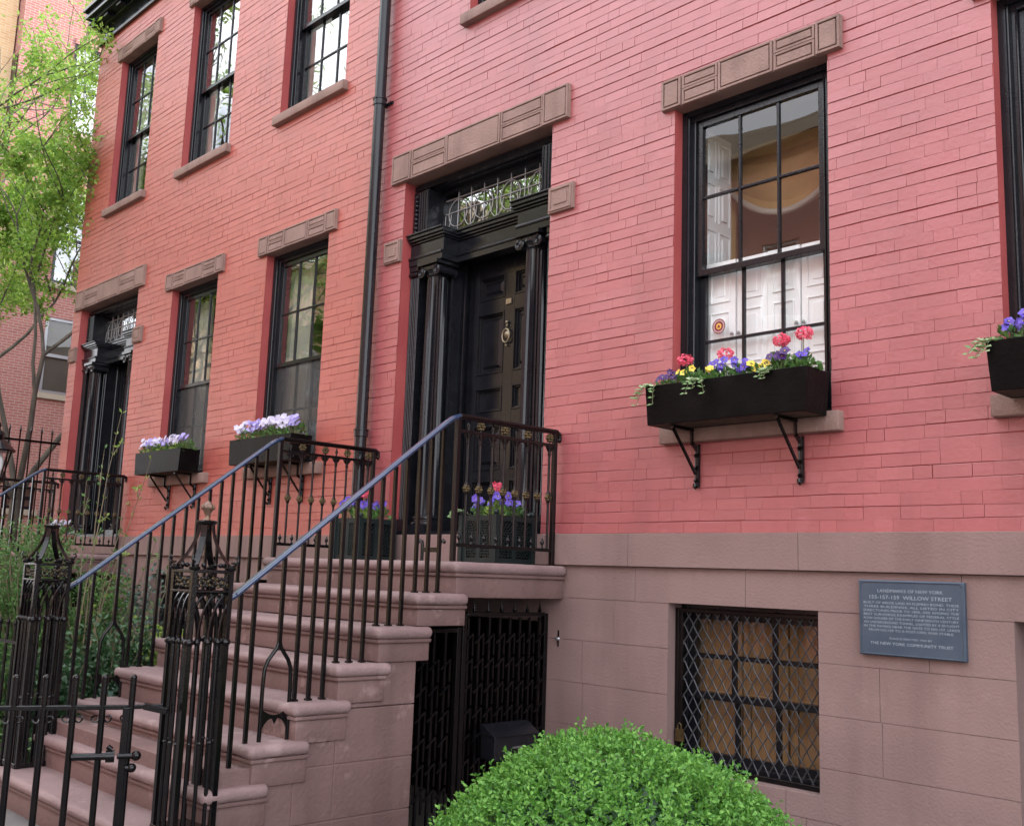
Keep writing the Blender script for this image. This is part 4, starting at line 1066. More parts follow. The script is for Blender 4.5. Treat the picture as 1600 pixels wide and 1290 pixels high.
# ------------------------------------------------------------------ window boxes and flowers
def window_box(x0, x1, z0, z1, yf, bx, label, tap=.02):
    t = thing('window_box', label, 'window box', ((x0+x1)/2, -.07, z_(z0)), 'black window boxes under the windows'); a, b = z_(z0), z_(z1); yb = -.066; w = .020
    mb = MB()
    def wall(p, q, r, s):  mb.hexa([(p[0]+(tap if p[0] < (x0+x1)/2 else -tap), p[1], a) for p in (p, q, r, s)], [(p[0], p[1], b) for p in (p, q, r, s)])
    wall((x0, yf), (x1, yf), (x1, yf+w), (x0, yf+w)); wall((x0, yb-w), (x1, yb-w), (x1, yb), (x0, yb))
    wall((x0, yf+w), (x0+w, yf+w), (x0+w, yb-w), (x0, yb-w)); wall((x1-w, yf+w), (x1, yf+w), (x1, yb-w), (x1-w, yb-w))
    mb.build('box', M['darkwood'], t, bevel=.003)
    mb = MB(); mb.box(x0+tap+w, x1-tap-w, yf+w, yb-w, a+.002, b-.03); mb.build('potting_soil', M['soil'], t)
    for x in bx:
        mb = MB(); mb.box(x-.012, x+.012, yf+.035, yb+.002, a-.020, a-.001); 
        mb.bar((x, yf+.05, a-.022), (x, -.03, a-.27), .016, .012, (1, 0, 0)); mb.bar((x, -.070, a-.022), (x, -.070, z_(.812)), .02, .012, (1, 0, 0)); mb.bar((x, -.072, z_(.818)), (x, -.010, z_(.775)), .02, .012, (1, 0, 0))
        mb.tube([(x, -.012, z_(.815)), (x, -.012, a-.35)], .014, 8); mb.box(x-.016, x+.016, -.014, -.0045, a-.34, a-.09)
        for k in range(3): mb.lathe((x, -.016, a-.16-k*.075), [(.014, -.012), (.021, 0), (.014, .012)], 8)
        mb.tube([(x, -.018, a-.34), (x, -.030, a-.355), (x, -.042, a-.345), (x, -.040, a-.33)], .010, 6)
        mb.build('bracket', M['iron'], t, smooth=40)
    return t
window_box(-3.835, -2.758, .905, 1.143, -.302, (-3.66, -2.965), 'largest black window box with pink geraniums under the right window')
window_box(-1.842, -.765, .905, 1.143, -.302, (-1.64, -.95), 'black window box cut by the right edge of the photo')
window_box(-10.86, -9.815, .925, 1.160, -.285, (-10.56, -9.98), 'black window box of white and lavender pansies under the window nearest the far door')
window_box(-8.83, -7.76, .925, 1.160, -.285, (-8.50, -7.96), 'black window box of white pansies and bronze foliage beside the drainpipe')

def foliage(mb, c, rx, ry, rz, n, L, W, up=.6, mi=0):
    for k in range(n):
        d = rdir(); d.z = abs(d.z)*.9+.05; r = rnd(.55, 1)
        p = Vector(c)+Vector((d.x*rx*r, d.y*ry*r, d.z*rz*r)); o = (d+rdir()*.7+Vector((0, 0, up))).normalized()
        s = rnd(.7, 1.25); mb.leaf(p, o, rdir()+Vector((0, 0, 1)), L*s, W*s, mi, .18)
def bloom(mb, c, n, r, mp, mc, me=2):
    n = Vector(n).normalized(); u = n.orthogonal().normalized(); w = n.cross(u); a0 = rnd(0, 6)
    c = Vector(c)
    for k in range(5):
        a = a0+2*math.pi*k/5; d = u*math.cos(a)+w*math.sin(a); mb.leaf(c-d*r*.05+n*(.002*k*.5), d+n*.12, n, r*1.05, r*1.15, mp, .08)
    i = len(mb.v)
    for k in range(6): a = 2*math.pi*k/6; mb.v.append(tuple(c+n*r*.16+(u*math.cos(a)+w*math.sin(a))*r*.30))
    mb.f.append(tuple(range(i, i+6))); mb.m.append(mc)
    i = len(mb.v)
    for k in range(5): a = 2*math.pi*k/5; mb.v.append(tuple(c+n*r*.19+(u*math.cos(a)+w*math.sin(a))*r*.10))
    mb.f.append(tuple(range(i, i+5))); mb.m.append(me)
def pansy(x, y, z, col, label, nb=6, sp=.075, h=.10, r=.026, group='pansies in the window boxes', lm='leafg', centre=True):
    t = thing('pansy_plant', label, 'pansy', (x, y, z), group)
    mb = MB(); foliage(mb, (x, y, z), sp*1.15, sp, h*.85, 84, .036, .021, .35)
    mb.build('foliage', M[lm], t)
    for k in range(nb):
        mb = MB(); a, q = x+rnd(-1, 1)*sp, y-abs(rnd(0, 1))*sp*.7; zz = z+h*rnd(.62, 1.15)
        bloom(mb, (a, q, zz), (rnd(-.3, .9), -1+rnd(-.2, .3), rnd(.0, .9)), r*rnd(.8, 1.15), 0, 1 if centre else 0); mb.tube([(a, q+.004, zz), (a*.6+x*.4, q*.6+y*.4, z)], .0018, 4, 3)
        mb.build('blossom', [M[col], M['pcenter'], M['pyel'], M['stem']], t)
    return t
def geranium(x, y, z, h, label, group='pink geraniums'):
    t = thing('geranium', label, 'geranium', (x, y, z), group)
    mb = MB(); mb.tube([(x, y, z), (x+rnd(-.01, .01), y-.01, z+h*.6), (x+rnd(-.01, .01), y-.015, z+h)], [.004, .0032, .0028], 6); mb.build('stem', M['stem'], t)
    mb = MB()
    for k in range(150):
        d = rdir(); d.z = d.z*.75+.12; q = rnd(.75, 1); p = Vector((x, y-.015, z+h))+Vector((d.x*.047*q, d.y*.047*q, d.z*.042*q)); mb.leaf(p, (d.orthogonal()+rdir()*.9), d, .017, .017, 0, .25)
    mb.build('flower_head', M['pink'], t)
    mb = MB(); foliage(mb, (x, y, z), .085, .07, .13, 34, .045, .044, .25); mb.build('foliage', M['leafg'], t)
    return t
def trailer(x, y, z, strands, label, reach=.2, drop=.15, dirx=0):
    t = thing('trailing_vine', label, 'vine', (x, y, z), 'variegated trailing vines')
    for s in range(strands):
        P = []; dx = rnd(-1, 1)*reach*.6+dirx*reach; dd = drop*rnd(.5, 1.1)
        for k in range(8): u = k/7; P.append((x+dx*u, y-.05*math.sin(min(1, u*2)*1.57)-.02*u, z+.035*math.sin(u*math.pi*.8)-dd*u*u))
        mb = MB(); mb.tube(P, .002, 4, 1)
        for k in range(1, 8):
            for e in (-1, 1): mb.leaf(P[k], Vector((e*rnd(.6, 1), -rnd(.2, .8), rnd(-.3, .5))), Vector((0, -.7, .7)), rnd(.026, .038), rnd(.018, .026), 0, .12)
        mb.build('strand', [M['vinca'], M['stem']], t)
random.seed(21)
ZP = z_(1.128); YB = -.19
trailer(-3.77, -.25, ZP, 4, 'pale edged trailing vine spilling over the left end of the right window box', .16, .13, -.35)
pansy(-3.72, YB, ZP, 'dpurple', 'darkest purple pansy at the left end of the right window box', 9, .085, .09)
pansy(-3.55, YB-.03, ZP, 'yellow', 'yellow pansy between the first two pink geraniums', 4, .08, .10, .024)
pansy(-3.40, YB-.05, ZP, 'yellow', 'yellow pansy under the second geranium from the left', 3, .05, .07, .024)
pansy(-3.34, YB, ZP, 'purple', 'violet pansy just right of the second geranium in the right window box', 8, .08, .11, .029)
pansy(-3.22, YB, ZP, 'purple', 'violet pansy in the middle of the right window box', 9, .07, .10, .027)
pansy(-3.09, YB-.02, ZP, 'yellow', 'yellow pansy under the third geranium from the left', 3, .05, .08, .030)
pansy(-2.98, YB, ZP, 'dpurple', 'dark purple pansy between the two right-hand geraniums', 6, .07, .13, .032)
pansy(-2.86, YB, ZP, 'purple', 'violet and yellow pansy at the right end of the right window box', 4, .06, .12, .024)
trailer(-3.45, -.27, ZP, 3, 'pale edged trailing vine hanging over the middle of the right window box front', .14, .10, .1)
trailer(-2.97, -.25, ZP, 2, 'pale edged trailing vine near the right end of the right window box', .10, .05, -.2)
for x, h, l in ((-3.635, .17, 'pink geranium at the left end of the right window box'), (-3.35, .17, 'pink geranium, second from the left in the right window box'), (-2.985, .20, 'tall pink geranium, third from the left in the right window box'), (-2.845, .22, 'small pink geranium at the right end of the right window box')):
    geranium(x, YB+.03, ZP, h, l)
for k, (x, c) in enumerate(((-1.75, 'purple'), (-1.62, 'purple'), (-1.45, 'purple'), (-1.2, 'yellow'), (-.95, 'purple'))):
    pansy(x, YB, ZP, c, ['violet pansy at the left end of the box cut by the photo edge', 'violet pansy, second in the box cut by the photo edge', 'violet pansy, third in the box cut by the photo edge', 'yellow pansy in the box cut by the photo edge', 'violet pansy, last in the box cut by the photo edge'][k], 8, .08, .13, .028)
trailer(-1.80, -.24, ZP, 4, 'pale edged vine at the left end of the box cut by the photo edge', .12, .10, -.4)
ZL = z_(1.135)
for k in range(7):
    x = -10.78+k*.15; col = ('wpansy', 'lav', 'wpansy', 'lav', 'wpansy', 'wpansy', 'lav')[k]
    pansy(x, -.185, ZL, col, '%s pansy, %s from the left in the box nearest the far door' % ('white' if col == 'wpansy' else 'lavender', ('first', 'second', 'third', 'fourth', 'fifth', 'sixth', 'seventh')[k]), 16, .09, .15, .030, lm='leafy' if k % 2 else 'leafg', centre=False)
for k in range(7):
    x = -8.71+k*.145; col = ('wpansy', 'lav', 'lav', 'wpansy', 'wpansy', 'wpansy', 'lav')[k]
    if k in (3, 6):
        t = thing('bronze_foliage_plant', 'bronze leaved plant in the %s of the box beside the drainpipe' % ('middle' if k == 3 else 'right end'), 'plant', (x, -.16, ZL), 'bronze leaved filler plants')
        mb = MB(); foliage(mb, (x, -.17, ZL), .08, .06, .20, 90, .035, .014, .8); mb.build('foliage', M['bronze_leaf'], t)
    pansy(x, -.185, ZL, col, '%s pansy, %s from the left in the box beside the drainpipe' % ('white' if col == 'wpansy' else 'lavender', ('first', 'second', 'third', 'fourth', 'fifth', 'sixth', 'seventh')[k]), 15, .09, .17, .031, lm='leafg', centre=False)

def stoop_planter(xr, yf, s, label, zt=.395):
    t = thing('stoop_planter', label, 'planter', (xr-s/2, yf+s/2, z_(.07)), 'black lattice planters on the landing'); x0, x1, y0, y1 = xr-s, xr, yf, yf+s; a, b = z_(.072), z_(zt)
    mb = MB(); mb.box(x0+.012, x1-.012, y0+.012, y1-.012, a, b-.03); mb.build('liner', M['iron'], t)
    mb = MB(); ring(mb, x0+.03, x1-.03, a+.03, b-.032, .001, y0, y0+.004)
    for (ax) in (0, 1, 2, 3):
        q = (lambda u, z: (x0+u*s, y0+.002, z)) if ax == 0 else (lambda u, z: (x1-.002, y0+u*s, z)) if ax == 1 else (lambda u, z: (x0+u*s, y1-.002, z)) if ax == 2 else (lambda u, z: (x0+.002, y0+u*s, z))
        H = b-a-.075; n = 8
        for seg in ((.10, .44), (.56, .90)):
            w = seg[1]-seg[0]
            for k in range(-6, 9):
                for e in (1, -1):
                    P = []
                    z0 = k*.034
                    for u in (0, 1):
                        P.append((u, z0+e*u*w*s*1.25+(0 if e > 0 else w*s*1.25*0)))
                    (u0, v0), (u1, v1) = P
                    if max(v0, v1) < 0 or min(v0, v1) > H: continue
                    def cl(u0, v0, u1, v1):
                        if v0 < 0: u0, v0 = u0+(u1-u0)*(0-v0)/(v1-v0), 0
                        if v0 > H: u0, v0 = u0+(u1-u0)*(H-v0)/(v1-v0), H
                        return u0, v0
                    A = cl(u0, v0, u1, v1); B = cl(u1, v1, u0, v0)
                    if abs(A[0]-B[0]) < .02: continue
                    nrm = (0, 1, 0) if ax in (0, 2) else (1, 0, 0)
                    mb.bar(q(seg[0]+A[0]*w, a+.045+A[1]), q(seg[0]+B[0]*w, a+.045+B[1]), .009, .004, nrm)
    mb.build('lattice', M['lattice'], t)
    mb = MB()
    for yy in (y0, y1):
        pass
    for x, y in ((x0, y0), (x1, y0), (x1, y1), (x0, y1)): mb.box(x-.018, x+.018, y-.018, y+.018, a-.001, b)
    ring(mb, x0+.018, x1-.018, a, b-.004, .036, y0-.004, y0+.014); ring(mb, x0+.018, x1-.018, a, b-.004, .036, y1-.014, y1+.004)
    for xx, yy in ((x0, 0), (x1, 0)):
        for zz0, zz1 in ((a, a+.036), (b-.040, b-.004)): mb.box(xx-.012, xx+.012, y0+.018, y1-.018, zz0, zz1)
    mb.box(x0+s/2-.02, x0+s/2+.02, y0-.003, y0+.012, a+.036, b-.04); mb.box(x1-.012, x1+.003, y0+s/2-.02, y0+s/2+.02, a+.036, b-.04)
    for x, y in ((x0, y0), (x1, y0), (x1, y1), (x0, y1)): mb.ball((x, y, b+.016), .020, 12)
    mb.build('frame', M['lattice'], t, smooth=40)
    return t
stoop_planter(-6.48, -.42, .32, 'black lattice planter on the landing left of the door, by the drainpipe')
stoop_planter(-5.0, -.39, .34, 'black lattice planter on the landing right of the door, behind the near railing')
for cx, cy, w in ((-6.64, -.26, 'left'), (-5.17, -.22, 'right')):
    z = z_(.37)
    for k, (dx, dy) in enumerate(((-.10, -.08), (.08, -.10), (.10, .08), (-.06, .08))):
        pansy(cx+dx, cy+dy, z, 'purple', 'violet pansy in the planter %s of the door, at its %s' % (w, ('street side left corner', 'street side right corner', 'wall side right corner', 'wall side left corner')[k]), 5, .06, .15, .033, 'violet pansies in the landing planters', 'leafy' if k % 2 else 'leafg')
    geranium(cx, cy, z, .22, 'pink geranium in the middle of the lattice planter %s of the door' % w)
trailer(-5.30, -.36, z_(.40), 3, 'pale vine at the left edge of the planter right of the door', .10, .05, -.6)

# the neighbour's stoop repeats the near one
DX = -6.86
st2 = copy_tree(stoop); st2.location.x += DX; st2['label'] = 'brownstone stoop of the far left door, half hidden by shrubs'
for r, l in ((railR, 'iron stoop railing on the right side of the far stoop, across the far door'), (railL, 'iron stoop railing on the left side of the far stoop, near the tree')):
    c = copy_tree(r); c.location.x += DX; c['label'] = l
# ------------------------------------------------------------------ shrubs
def dome_bush(name, label, c, rx, ry, rz, n, L, W, m, lumps=14, seed=1, inner='leafd'):
    random.seed(seed); t = thing(name, label, 'bush', (c[0], c[1], 0)); mb = MB()
    B = [(rdir(), rnd(.05, .12)) for _ in range(lumps)]
    for k in range(n):
        d = rdir(); d.z = abs(d.z) if random.random() < .85 else d.z
        f = 1.0
        for b, h in B:
            q = d.dot(b)
            if q > .80: f += h*(q-.80)/.20*.55
        e = .5+.25*math.sin(d.x*17+seed)*math.sin(d.y*19+1)+.25*math.sin(d.z*15+d.x*11)
        if e < .42 and random.random() < .55: f *= rnd(.72, .86)
        f *= (1-.10*random.random()**2) if random.random() < .8 else (rnd(1.0, 1.09) if random.random() < .5 else rnd(.55, .85))
        p = Vector((c[0]+d.x*rx*f, c[1]+d.y*ry*f, c[2]+d.z*rz*f))
        sp = (d+rdir()*.45+Vector((0, 0, .35))).normalized()
        for j in range(5):                              # a little shoot of leaves
            q = p+sp*(j*.010); mb.leaf(q, (sp*.55+rdir()*.8), rdir()+sp, L*rnd(.7, 1.2), W*rnd(.8, 1.2), 0, .2)
    for k in range(n):                                  # larger, darker leaves inside as a dark core
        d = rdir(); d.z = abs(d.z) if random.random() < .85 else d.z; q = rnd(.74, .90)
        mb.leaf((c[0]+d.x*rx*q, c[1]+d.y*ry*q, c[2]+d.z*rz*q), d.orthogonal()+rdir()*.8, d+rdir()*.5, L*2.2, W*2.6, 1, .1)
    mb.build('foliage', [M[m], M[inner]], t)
    mb = MB()
    for k in range(9):
        d = rdir(); d.z = abs(d.z); mb.tube([(c[0], c[1], .02), (c[0]+d.x*rx*.4, c[1]+d.y*ry*.4, c[2]*.7), (c[0]+d.x*rx*.8, c[1]+d.y*ry*.8, c[2]+d.z*rz*.8)], [.014, .010, .004], 6)
    mb.build('stem', M['twig'], t)
    return t
dome_bush('boxwood_bush', 'bright green clipped boxwood bush in front of the mailbox and basement window', (-2.97, -1.58, .43), .64, .60, .425, 9000, .023, .0135, 'bush', lumps=60, seed=3)

def loose_shrub(label, x, y, h, w, nst, nl, L, W, m, seed, lean=0, name='garden_shrub', z0=.2, droop=0):
    random.seed(seed); t = thing(name, label, 'shrub', (x, y, z0)); st = MB(); lf = MB()
    for k in range(nst):
        a = rnd(0, 6.28); r = w*rnd(.2, 1); hh = h*rnd(.55, 1); P = []
        dx, dy = math.cos(a)*r+lean*rnd(.3, 1), math.sin(a)*r
        for q in range(9): u = q/8; P.append((x+dx*u**1.4+rnd(-.012, .012), y+dy*u**1.4+rnd(-.012, .012), z0+hh*u-droop*u**3*.25))
        st.tube(P, [.009*(1-.8*q/8)+.0012 for q in range(9)], 5)
        for j in range(nl):
            u = rnd(.12, 1); i = min(7, int(u*8)); f = u*8-i; p = Vector(P[i]).lerp(Vector(P[i+1]), f)
            b = p+rdir()*rnd(.01, .09)*(1 if w > .2 else .4); o = (rdir()+Vector((0, 0, .3))).normalized(); lf.leaf(b, o, rdir()+Vector((0, 0, 1)), L*rnd(.6, 1.2), W*rnd(.7, 1.2), 0, .2)
    lf.build('foliage', M[m], t); st.build('stem', M['twig'], t); return t
loose_shrub('tall feathery green shrub at the far left, behind the farther newel post', -8.95, -1.95, 1.75, .42, 60, 260, .046, .016, 'leafg', 11, name='feathery_shrub')
loose_shrub('feathery green shrub beside the far stoop, left of the leggy branches', -9.9, -1.55, 1.75, .40, 46, 220, .05, .017, 'leafg', 12, name='feathery_shrub')
loose_shrub('dark green leafy shrub behind the farther newel post and rail', -7.75, -1.70, .95, .34, 34, 110, .062, .036, 'leafd', 13)
loose_shrub('bluish green shrub low beside the stoop treads', -7.25, -1.75, .62, .26, 20, 70, .062, .036, 'leafb', 14)
loose_shrub('yellow green low shrub by the wall under the far window box', -8.15, -1.0, .92, .50, 44, 120, .05, .032, 'leafy', 15)
loose_shrub('green low shrub against the stoop side, near the basement wall', -7.38, -1.15, .80, .28, 36, 110, .05, .032, 'leafy', 16)
loose_shrub('dark broadleaf shrub at the foot of the farther newel post', -7.55, -2.25, .80, .26, 28, 90, .066, .042, 'leafd', 17)
loose_shrub('mid green shrub between the garden fence and the far stoop', -8.4, -2.25, .95, .30, 30, 110, .055, .028, 'leafg', 18)
loose_shrub('bluish green shrub under the far door', -9.6, -.7, 1.35, .34, 26, 110, .055, .032, 'leafb', 19)
loose_shrub('tall light green shrub between the two newel posts, behind the railing', -8.95, -1.35, 1.45, .40, 36, 150, .05, .026, 'leafg', 20)
def leggy():
    random.seed(31); t = thing('leggy_shrub', 'leggy shrub with long sparse budding branches crossing the far door', 'shrub', (-8.55, -1.6, .2))
    ends = [((-8.35, -1.55, z_(1.22)), 1), ((-7.70, -1.55, z_(.80)), 1), ((-8.75, -1.5, z_(.95)), 0), ((-8.2, -1.5, z_(.45)), 0), ((-8.55, -1.7, z_(.65)), 0), ((-7.6, -1.5, z_(.15)), 0), ((-7.45, -1.35, z_(-.02)), 0)]
    for e, big in ends:
        mb = MB(); lf = MB(); a = Vector((-8.62+rnd(-.08, .08), -1.6+rnd(-.06, .06), .2)); b = Vector(e); P = []
        mid = a.lerp(b, .5)+Vector((rnd(-.12, -.02), 0, rnd(0, .10)))
        for k in range(15): u = k/14; P.append(a*(1-u)**2+mid*2*u*(1-u)+b*u*u+rdir()*.006)
        mb.tube([tuple(p) for p in P], [.010*(1-.82*k/14) for k in range(15)], 6); mb.build('branch', M['twig'], t, smooth=70)
        for k in range(4, 15):
            d = (P[k]-P[k-1]).normalized()
            for s in range(3 if k < 9 else 2):
                q = P[k]+rdir()*.010; lf.leaf(q, d+rdir()*.8, rdir(), rnd(.03, .055), rnd(.012, .022), 0, .2)
            if k % 3 == 0 and k < 13:
                e2 = P[k]+(d+rdir()*.8).normalized()*rnd(.08, .18); mb2 = MB(); mb2.tube([tuple(P[k]), tuple(e2)], [.004, .002], 5); mb2.build('twig', M['twig'], t)
                for s in range(7): lf.leaf(P[k].lerp(e2, rnd(.4, 1)), rdir(), rdir(), rnd(.03, .055), rnd(.014, .024), 0, .2)
        lf.build('foliage', M['leafy' if big else 'leafg'], t)
leggy()
def ground_cover():
    random.seed(40); mb = MB()
    for k in range(5200):
        x = rnd(-11.3, -7.0); y = rnd(-2.55, -.08); h = rnd(.22, .46) + (.22 if y > -.9 else 0)*random.random()
        mb.leaf((x, y, h), rdir()+Vector((0, 0, .4)), Vector((0, 0, 1))+rdir()*.6, rnd(.03, .055), rnd(.022, .04), 0, .15)
    tag(mb.build('ground_cover', M['leafg']), 'low leafy ground cover over the garden bed between the stoops', 'ground cover', kind='stuff')
ground_cover()
def white_pot():
    t = thing('flower_pot', 'terracotta pot of white pansies on the far stoop', 'flower pot', (-12.0, -.55, z_(.07)))
    mb = MB(); mb.lathe((-12.0, -.55, z_(.072)), [(.10, 0), (.13, .16), (.15, .165), (.15, .21), (.13, .21), (.125, .18)], 18); mb.build('pot', M['reddark'], t, smooth=40)
    for k in range(3): pansy(-12.0+(-.07, .06, .0)[k], -.55+(-.05, -.06, .05)[k], z_(.26), 'wpansy', 'white pansy in the pot on the far stoop, %s one' % ('left', 'right', 'back')[k], 9, .08, .14, .034, 'white pansies in the far pot', centre=False)
random.seed(44); white_pot()

# ------------------------------------------------------------------ trees
def tree(label, x, y, h, seed, crown, nleaf, L, W, m, trunk_r=.10, fork=.33, name='street_tree', lean=(0, 0), spread=.6, z0=0, droop=.35, depth=5, cl=.2):
    random.seed(seed); t = thing(name, label, 'tree', (x, y, z0)); tips = []
    mbT = MB(); limbs = []
    def grow(p, d, L0, r, k, store):
        P = [p]; q = p; n = 4; dd = d
        for i in range(n):
            dd = (dd+rdir()*.16+Vector((0, 0, .05))).normalized(); q = q+dd*L0/n; P.append(q)
        store.tube([tuple(v) for v in P], [r*(1-.35*i/n) for i in range(n+1)], 8 if r > .03 else 5)
        if k <= 2: tips.extend(P[1:])
        if k == 0: return
        for b in range(3 if k > 1 else 2):
            a = rdir(); nd = (dd*.75+a*spread).normalized()
            if nd.z < -.1: nd.z = .1
            grow(P[-1 if b < 2 else -2], nd, L0*rnd(.62, .85), r*.60, k-1, store)
    base = Vector((x, y, z0)); top = base+Vector((lean[0], lean[1], h*fork))
    mbT.tube([tuple(base+Vector((0, 0, -.1))), tuple(base+Vector((lean[0]*.2, lean[1]*.2, h*fork*.35))), tuple(base+Vector((lean[0]*.7, lean[1]*.7, h*fork*.75))), tuple(top)], [trunk_r*1.35, trunk_r, trunk_r*.9, trunk_r*.82], 12)
    mbT.build('trunk', M['bark'], t, smooth=60)
    for b in range(4):
        a = b/4*6.28+rnd(-.4, .4); mb = MB(); grow(top-Vector((0, 0, .02)), Vector((math.cos(a)*crown, math.sin(a)*crown, 1)).normalized(), h*.21, trunk_r*.55, depth-1, mb)
        mb.build('limb', M['bark'], t, smooth=60)
    lf = MB(); tips = [q for q in tips if math.sin(q.x*3.1+seed)+math.sin(q.z*2.6)+math.sin(q.y*3.3+2) > -.7] or tips
    for k in range(nleaf):
        p = random.choice(tips)+rdir()*rnd(0, cl); d = (rdir()+Vector((0, 0, -droop))).normalized()
        for j in range(5):                              # compound leaf: leaflets along a drooping stalk
            q = p+d*j*L*.55; s = rdir(); lf.leaf(q, s+d*.5, rdir()+Vector((0, 0, .6)), L*rnd(.7, 1.15), W*rnd(.7, 1.15), 0, .1)
    lf.build('crown', M[m], t); return t
tree('young tree with fresh yellow green leaves at the end of the left house', -15.2, -.05, 10.2, 8, .62, 9500, .080, .042, 'leaft', .085, .235, lean=(-.05, .05), cl=.17)

tree('leafier tree at the far left edge whose boughs hang over the top left corner', -18.2, -1.2, 12.6, 17, .6, 4200, .095, .046, 'leaft', .085, .40, cl=.25, droop=.7)

# ------------------------------------------------------------------ lamp, fence, far buildings
def lantern():
    x, y = -9.52, -2.12
    t = thing('garden_lantern', 'black garden lantern with a white globe cut by the left edge of the photo', 'lantern', (x, y, .2))
    zb = z_(.66)
    mb = MB(); mb.lathe((x, y, .2), [(.07, 0), (.07, .05), (.035, .10), (.03, .2), (.026, zb-.3), (.045, zb-.22), (.06, zb-.2)], 14); mb.build('pole', M['iron'], t, smooth=40)
    mb = MB()
    for k in range(6):
        a = math.pi/6+k*math.pi/3; mb.tube([(x+.07*math.cos(a), y+.07*math.sin(a), zb), (x+.125*math.cos(a), y+.125*math.sin(a), zb+.25)], .008, 6)
    mb.lathe((x, y, zb-.02), [(.05, 0), (.085, .01), (.085, .025)], 6); mb.build('lantern_cage', M['iron'], t)
    mb = MB(); mb.lathe((x, y, zb+.245), [(.15, 0), (.155, .014), (.12, .05), (.07, .10), (.045, .115), (.045, .135), (.062, .14), (.05, .17), (.02, .19), (.014, .21), (.022, .225), (.012, .25), (.002, .27)], 16); mb.build('roof', M['iron'], t, smooth=35)
    mb = MB(); mb.lathe((x, y, zb+.01), [(.03, 0), (.06, .03), (.078, .10), (.07, .17), (.04, .225)], 16); mb.build('globe', M['lampglass'], t, smooth=60)
lantern()
def side_fence():
    x = -14.6
    t = thing('iron_fence', 'tall black spiked iron fence beyond the end of the left house', 'fence', (x, .5, 0))
    for z, h in ((1.56, .03), (.05, .03)):
        mb = MB(); mb.box(x-.012, x+.012, -2.4, 5.0, z_(z), z_(z)+h); mb.build('rail', M['iron'], t)
    for k in range(52):
        y = -2.35+k*.14; mb = MB(); mb.tube([(x, y, z_(-.9)), (x, y, z_(1.70))], .011, 6); mb.lathe((x, y, z_(1.70)), [(.011, 0), (.016, .015), (.002, .08)], 6); mb.build('picket', M['iron'], t)
    mb = MB(); mb.box(x-.16, x+.16, -2.4, 5.0, 0, z_(-.75)); mb.build('kerb', M['reddark'], t)
side_fence()
for x, y, s in ((-15.4, -1.0, 50), (-15.2, .9, 51), (-15.5, 2.6, 52)):
    loose_shrub({50: 'bright green shrub nearest the street behind the tall spiked fence', 51: 'bright green shrub in the middle behind the tall spiked fence', 52: 'bright green shrub deepest behind the tall spiked fence'}[s], x, y, 2.2, .55, 30, 70, .085, .045, 'leafy', s, z0=0)

def arch_window(house, axis, c0, c1, z0, z1, face, glass='glassu', arched=True, fm='black'):
    # opening drawn on a wall facing +x (axis 'y'): frame, panes, arch head and sill stand in and on the wall
    mb = MB(); f = face
    mb.box(f-.10, f+.012, c0, c0+.07, z0, z1); mb.box(f-.10, f+.012, c1-.07, c1, z0, z1); mb.box(f-.10, f+.010, c0+.07, c1-.07, z1-.07, z1); mb.box(f-.1, f+.010, c0+.07, c1-.07, z0, z0+.07); mb.box(f-.1, f+.008, c0+.07, c1-.07, (z0+z1)/2-.04, (z0+z1)/2+.04)
    w = mb.build('window', M[fm], house)
    mb = MB(); mb.quad((f-.02, c0+.06, z0+.06), (f-.02, c1-.06, z0+.06), (f-.02, c1-.06, z1-.06), (f-.02, c0+.06, z1-.06)); mb.build('pane', M[glass], w)
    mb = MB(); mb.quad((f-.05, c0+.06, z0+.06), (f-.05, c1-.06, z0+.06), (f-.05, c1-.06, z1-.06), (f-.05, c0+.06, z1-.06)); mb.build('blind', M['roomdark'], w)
    mb = MB(); mb.box(f-.05, f+.07, c0-.1, c1+.1, z0-.14, z0-.001); mb.build('sill', M['buffstone'], w)
    mb = MB(); n = 10
    for k in range(n):
        a, b = k/n, (k+1)/n; r = .16 if arched else .02
        za, zb = z1+r*math.sin(a*math.pi)**.7, z1+r*math.sin(b*math.pi)**.7; ya, yb = c0+(c1-c0)*a, c0+(c1-c0)*b
        mb.hexa([(f-.05, ya, z1+.001), (f+.035, ya, z1+.001), (f+.035, yb, z1+.001), (f-.05, yb, z1+.001)], [(f-.05, ya, za+.16), (f+.035, ya, za+.16), (f+.035, yb, zb+.16), (f-.05, yb, zb+.16)])
    mb.build('window_head', M['farbrick' if arched else 'buffstone'], w)
def block_with_openings(t, xf, y0, y1, H, wins):
    mb = MB(); T = []                                    # east wall turned: reuse backing on (y,z) and swap axes
    tmp = MB(); backing(tmp, y0, y1, 0, H, [(a, b, c, d) for a, b, c, d in wins], 0, .12)
    mb.v = [(xf-v[1], v[0], v[2]) for v in tmp.v]; mb.f = tmp.f; mb.m = tmp.m
    return mb
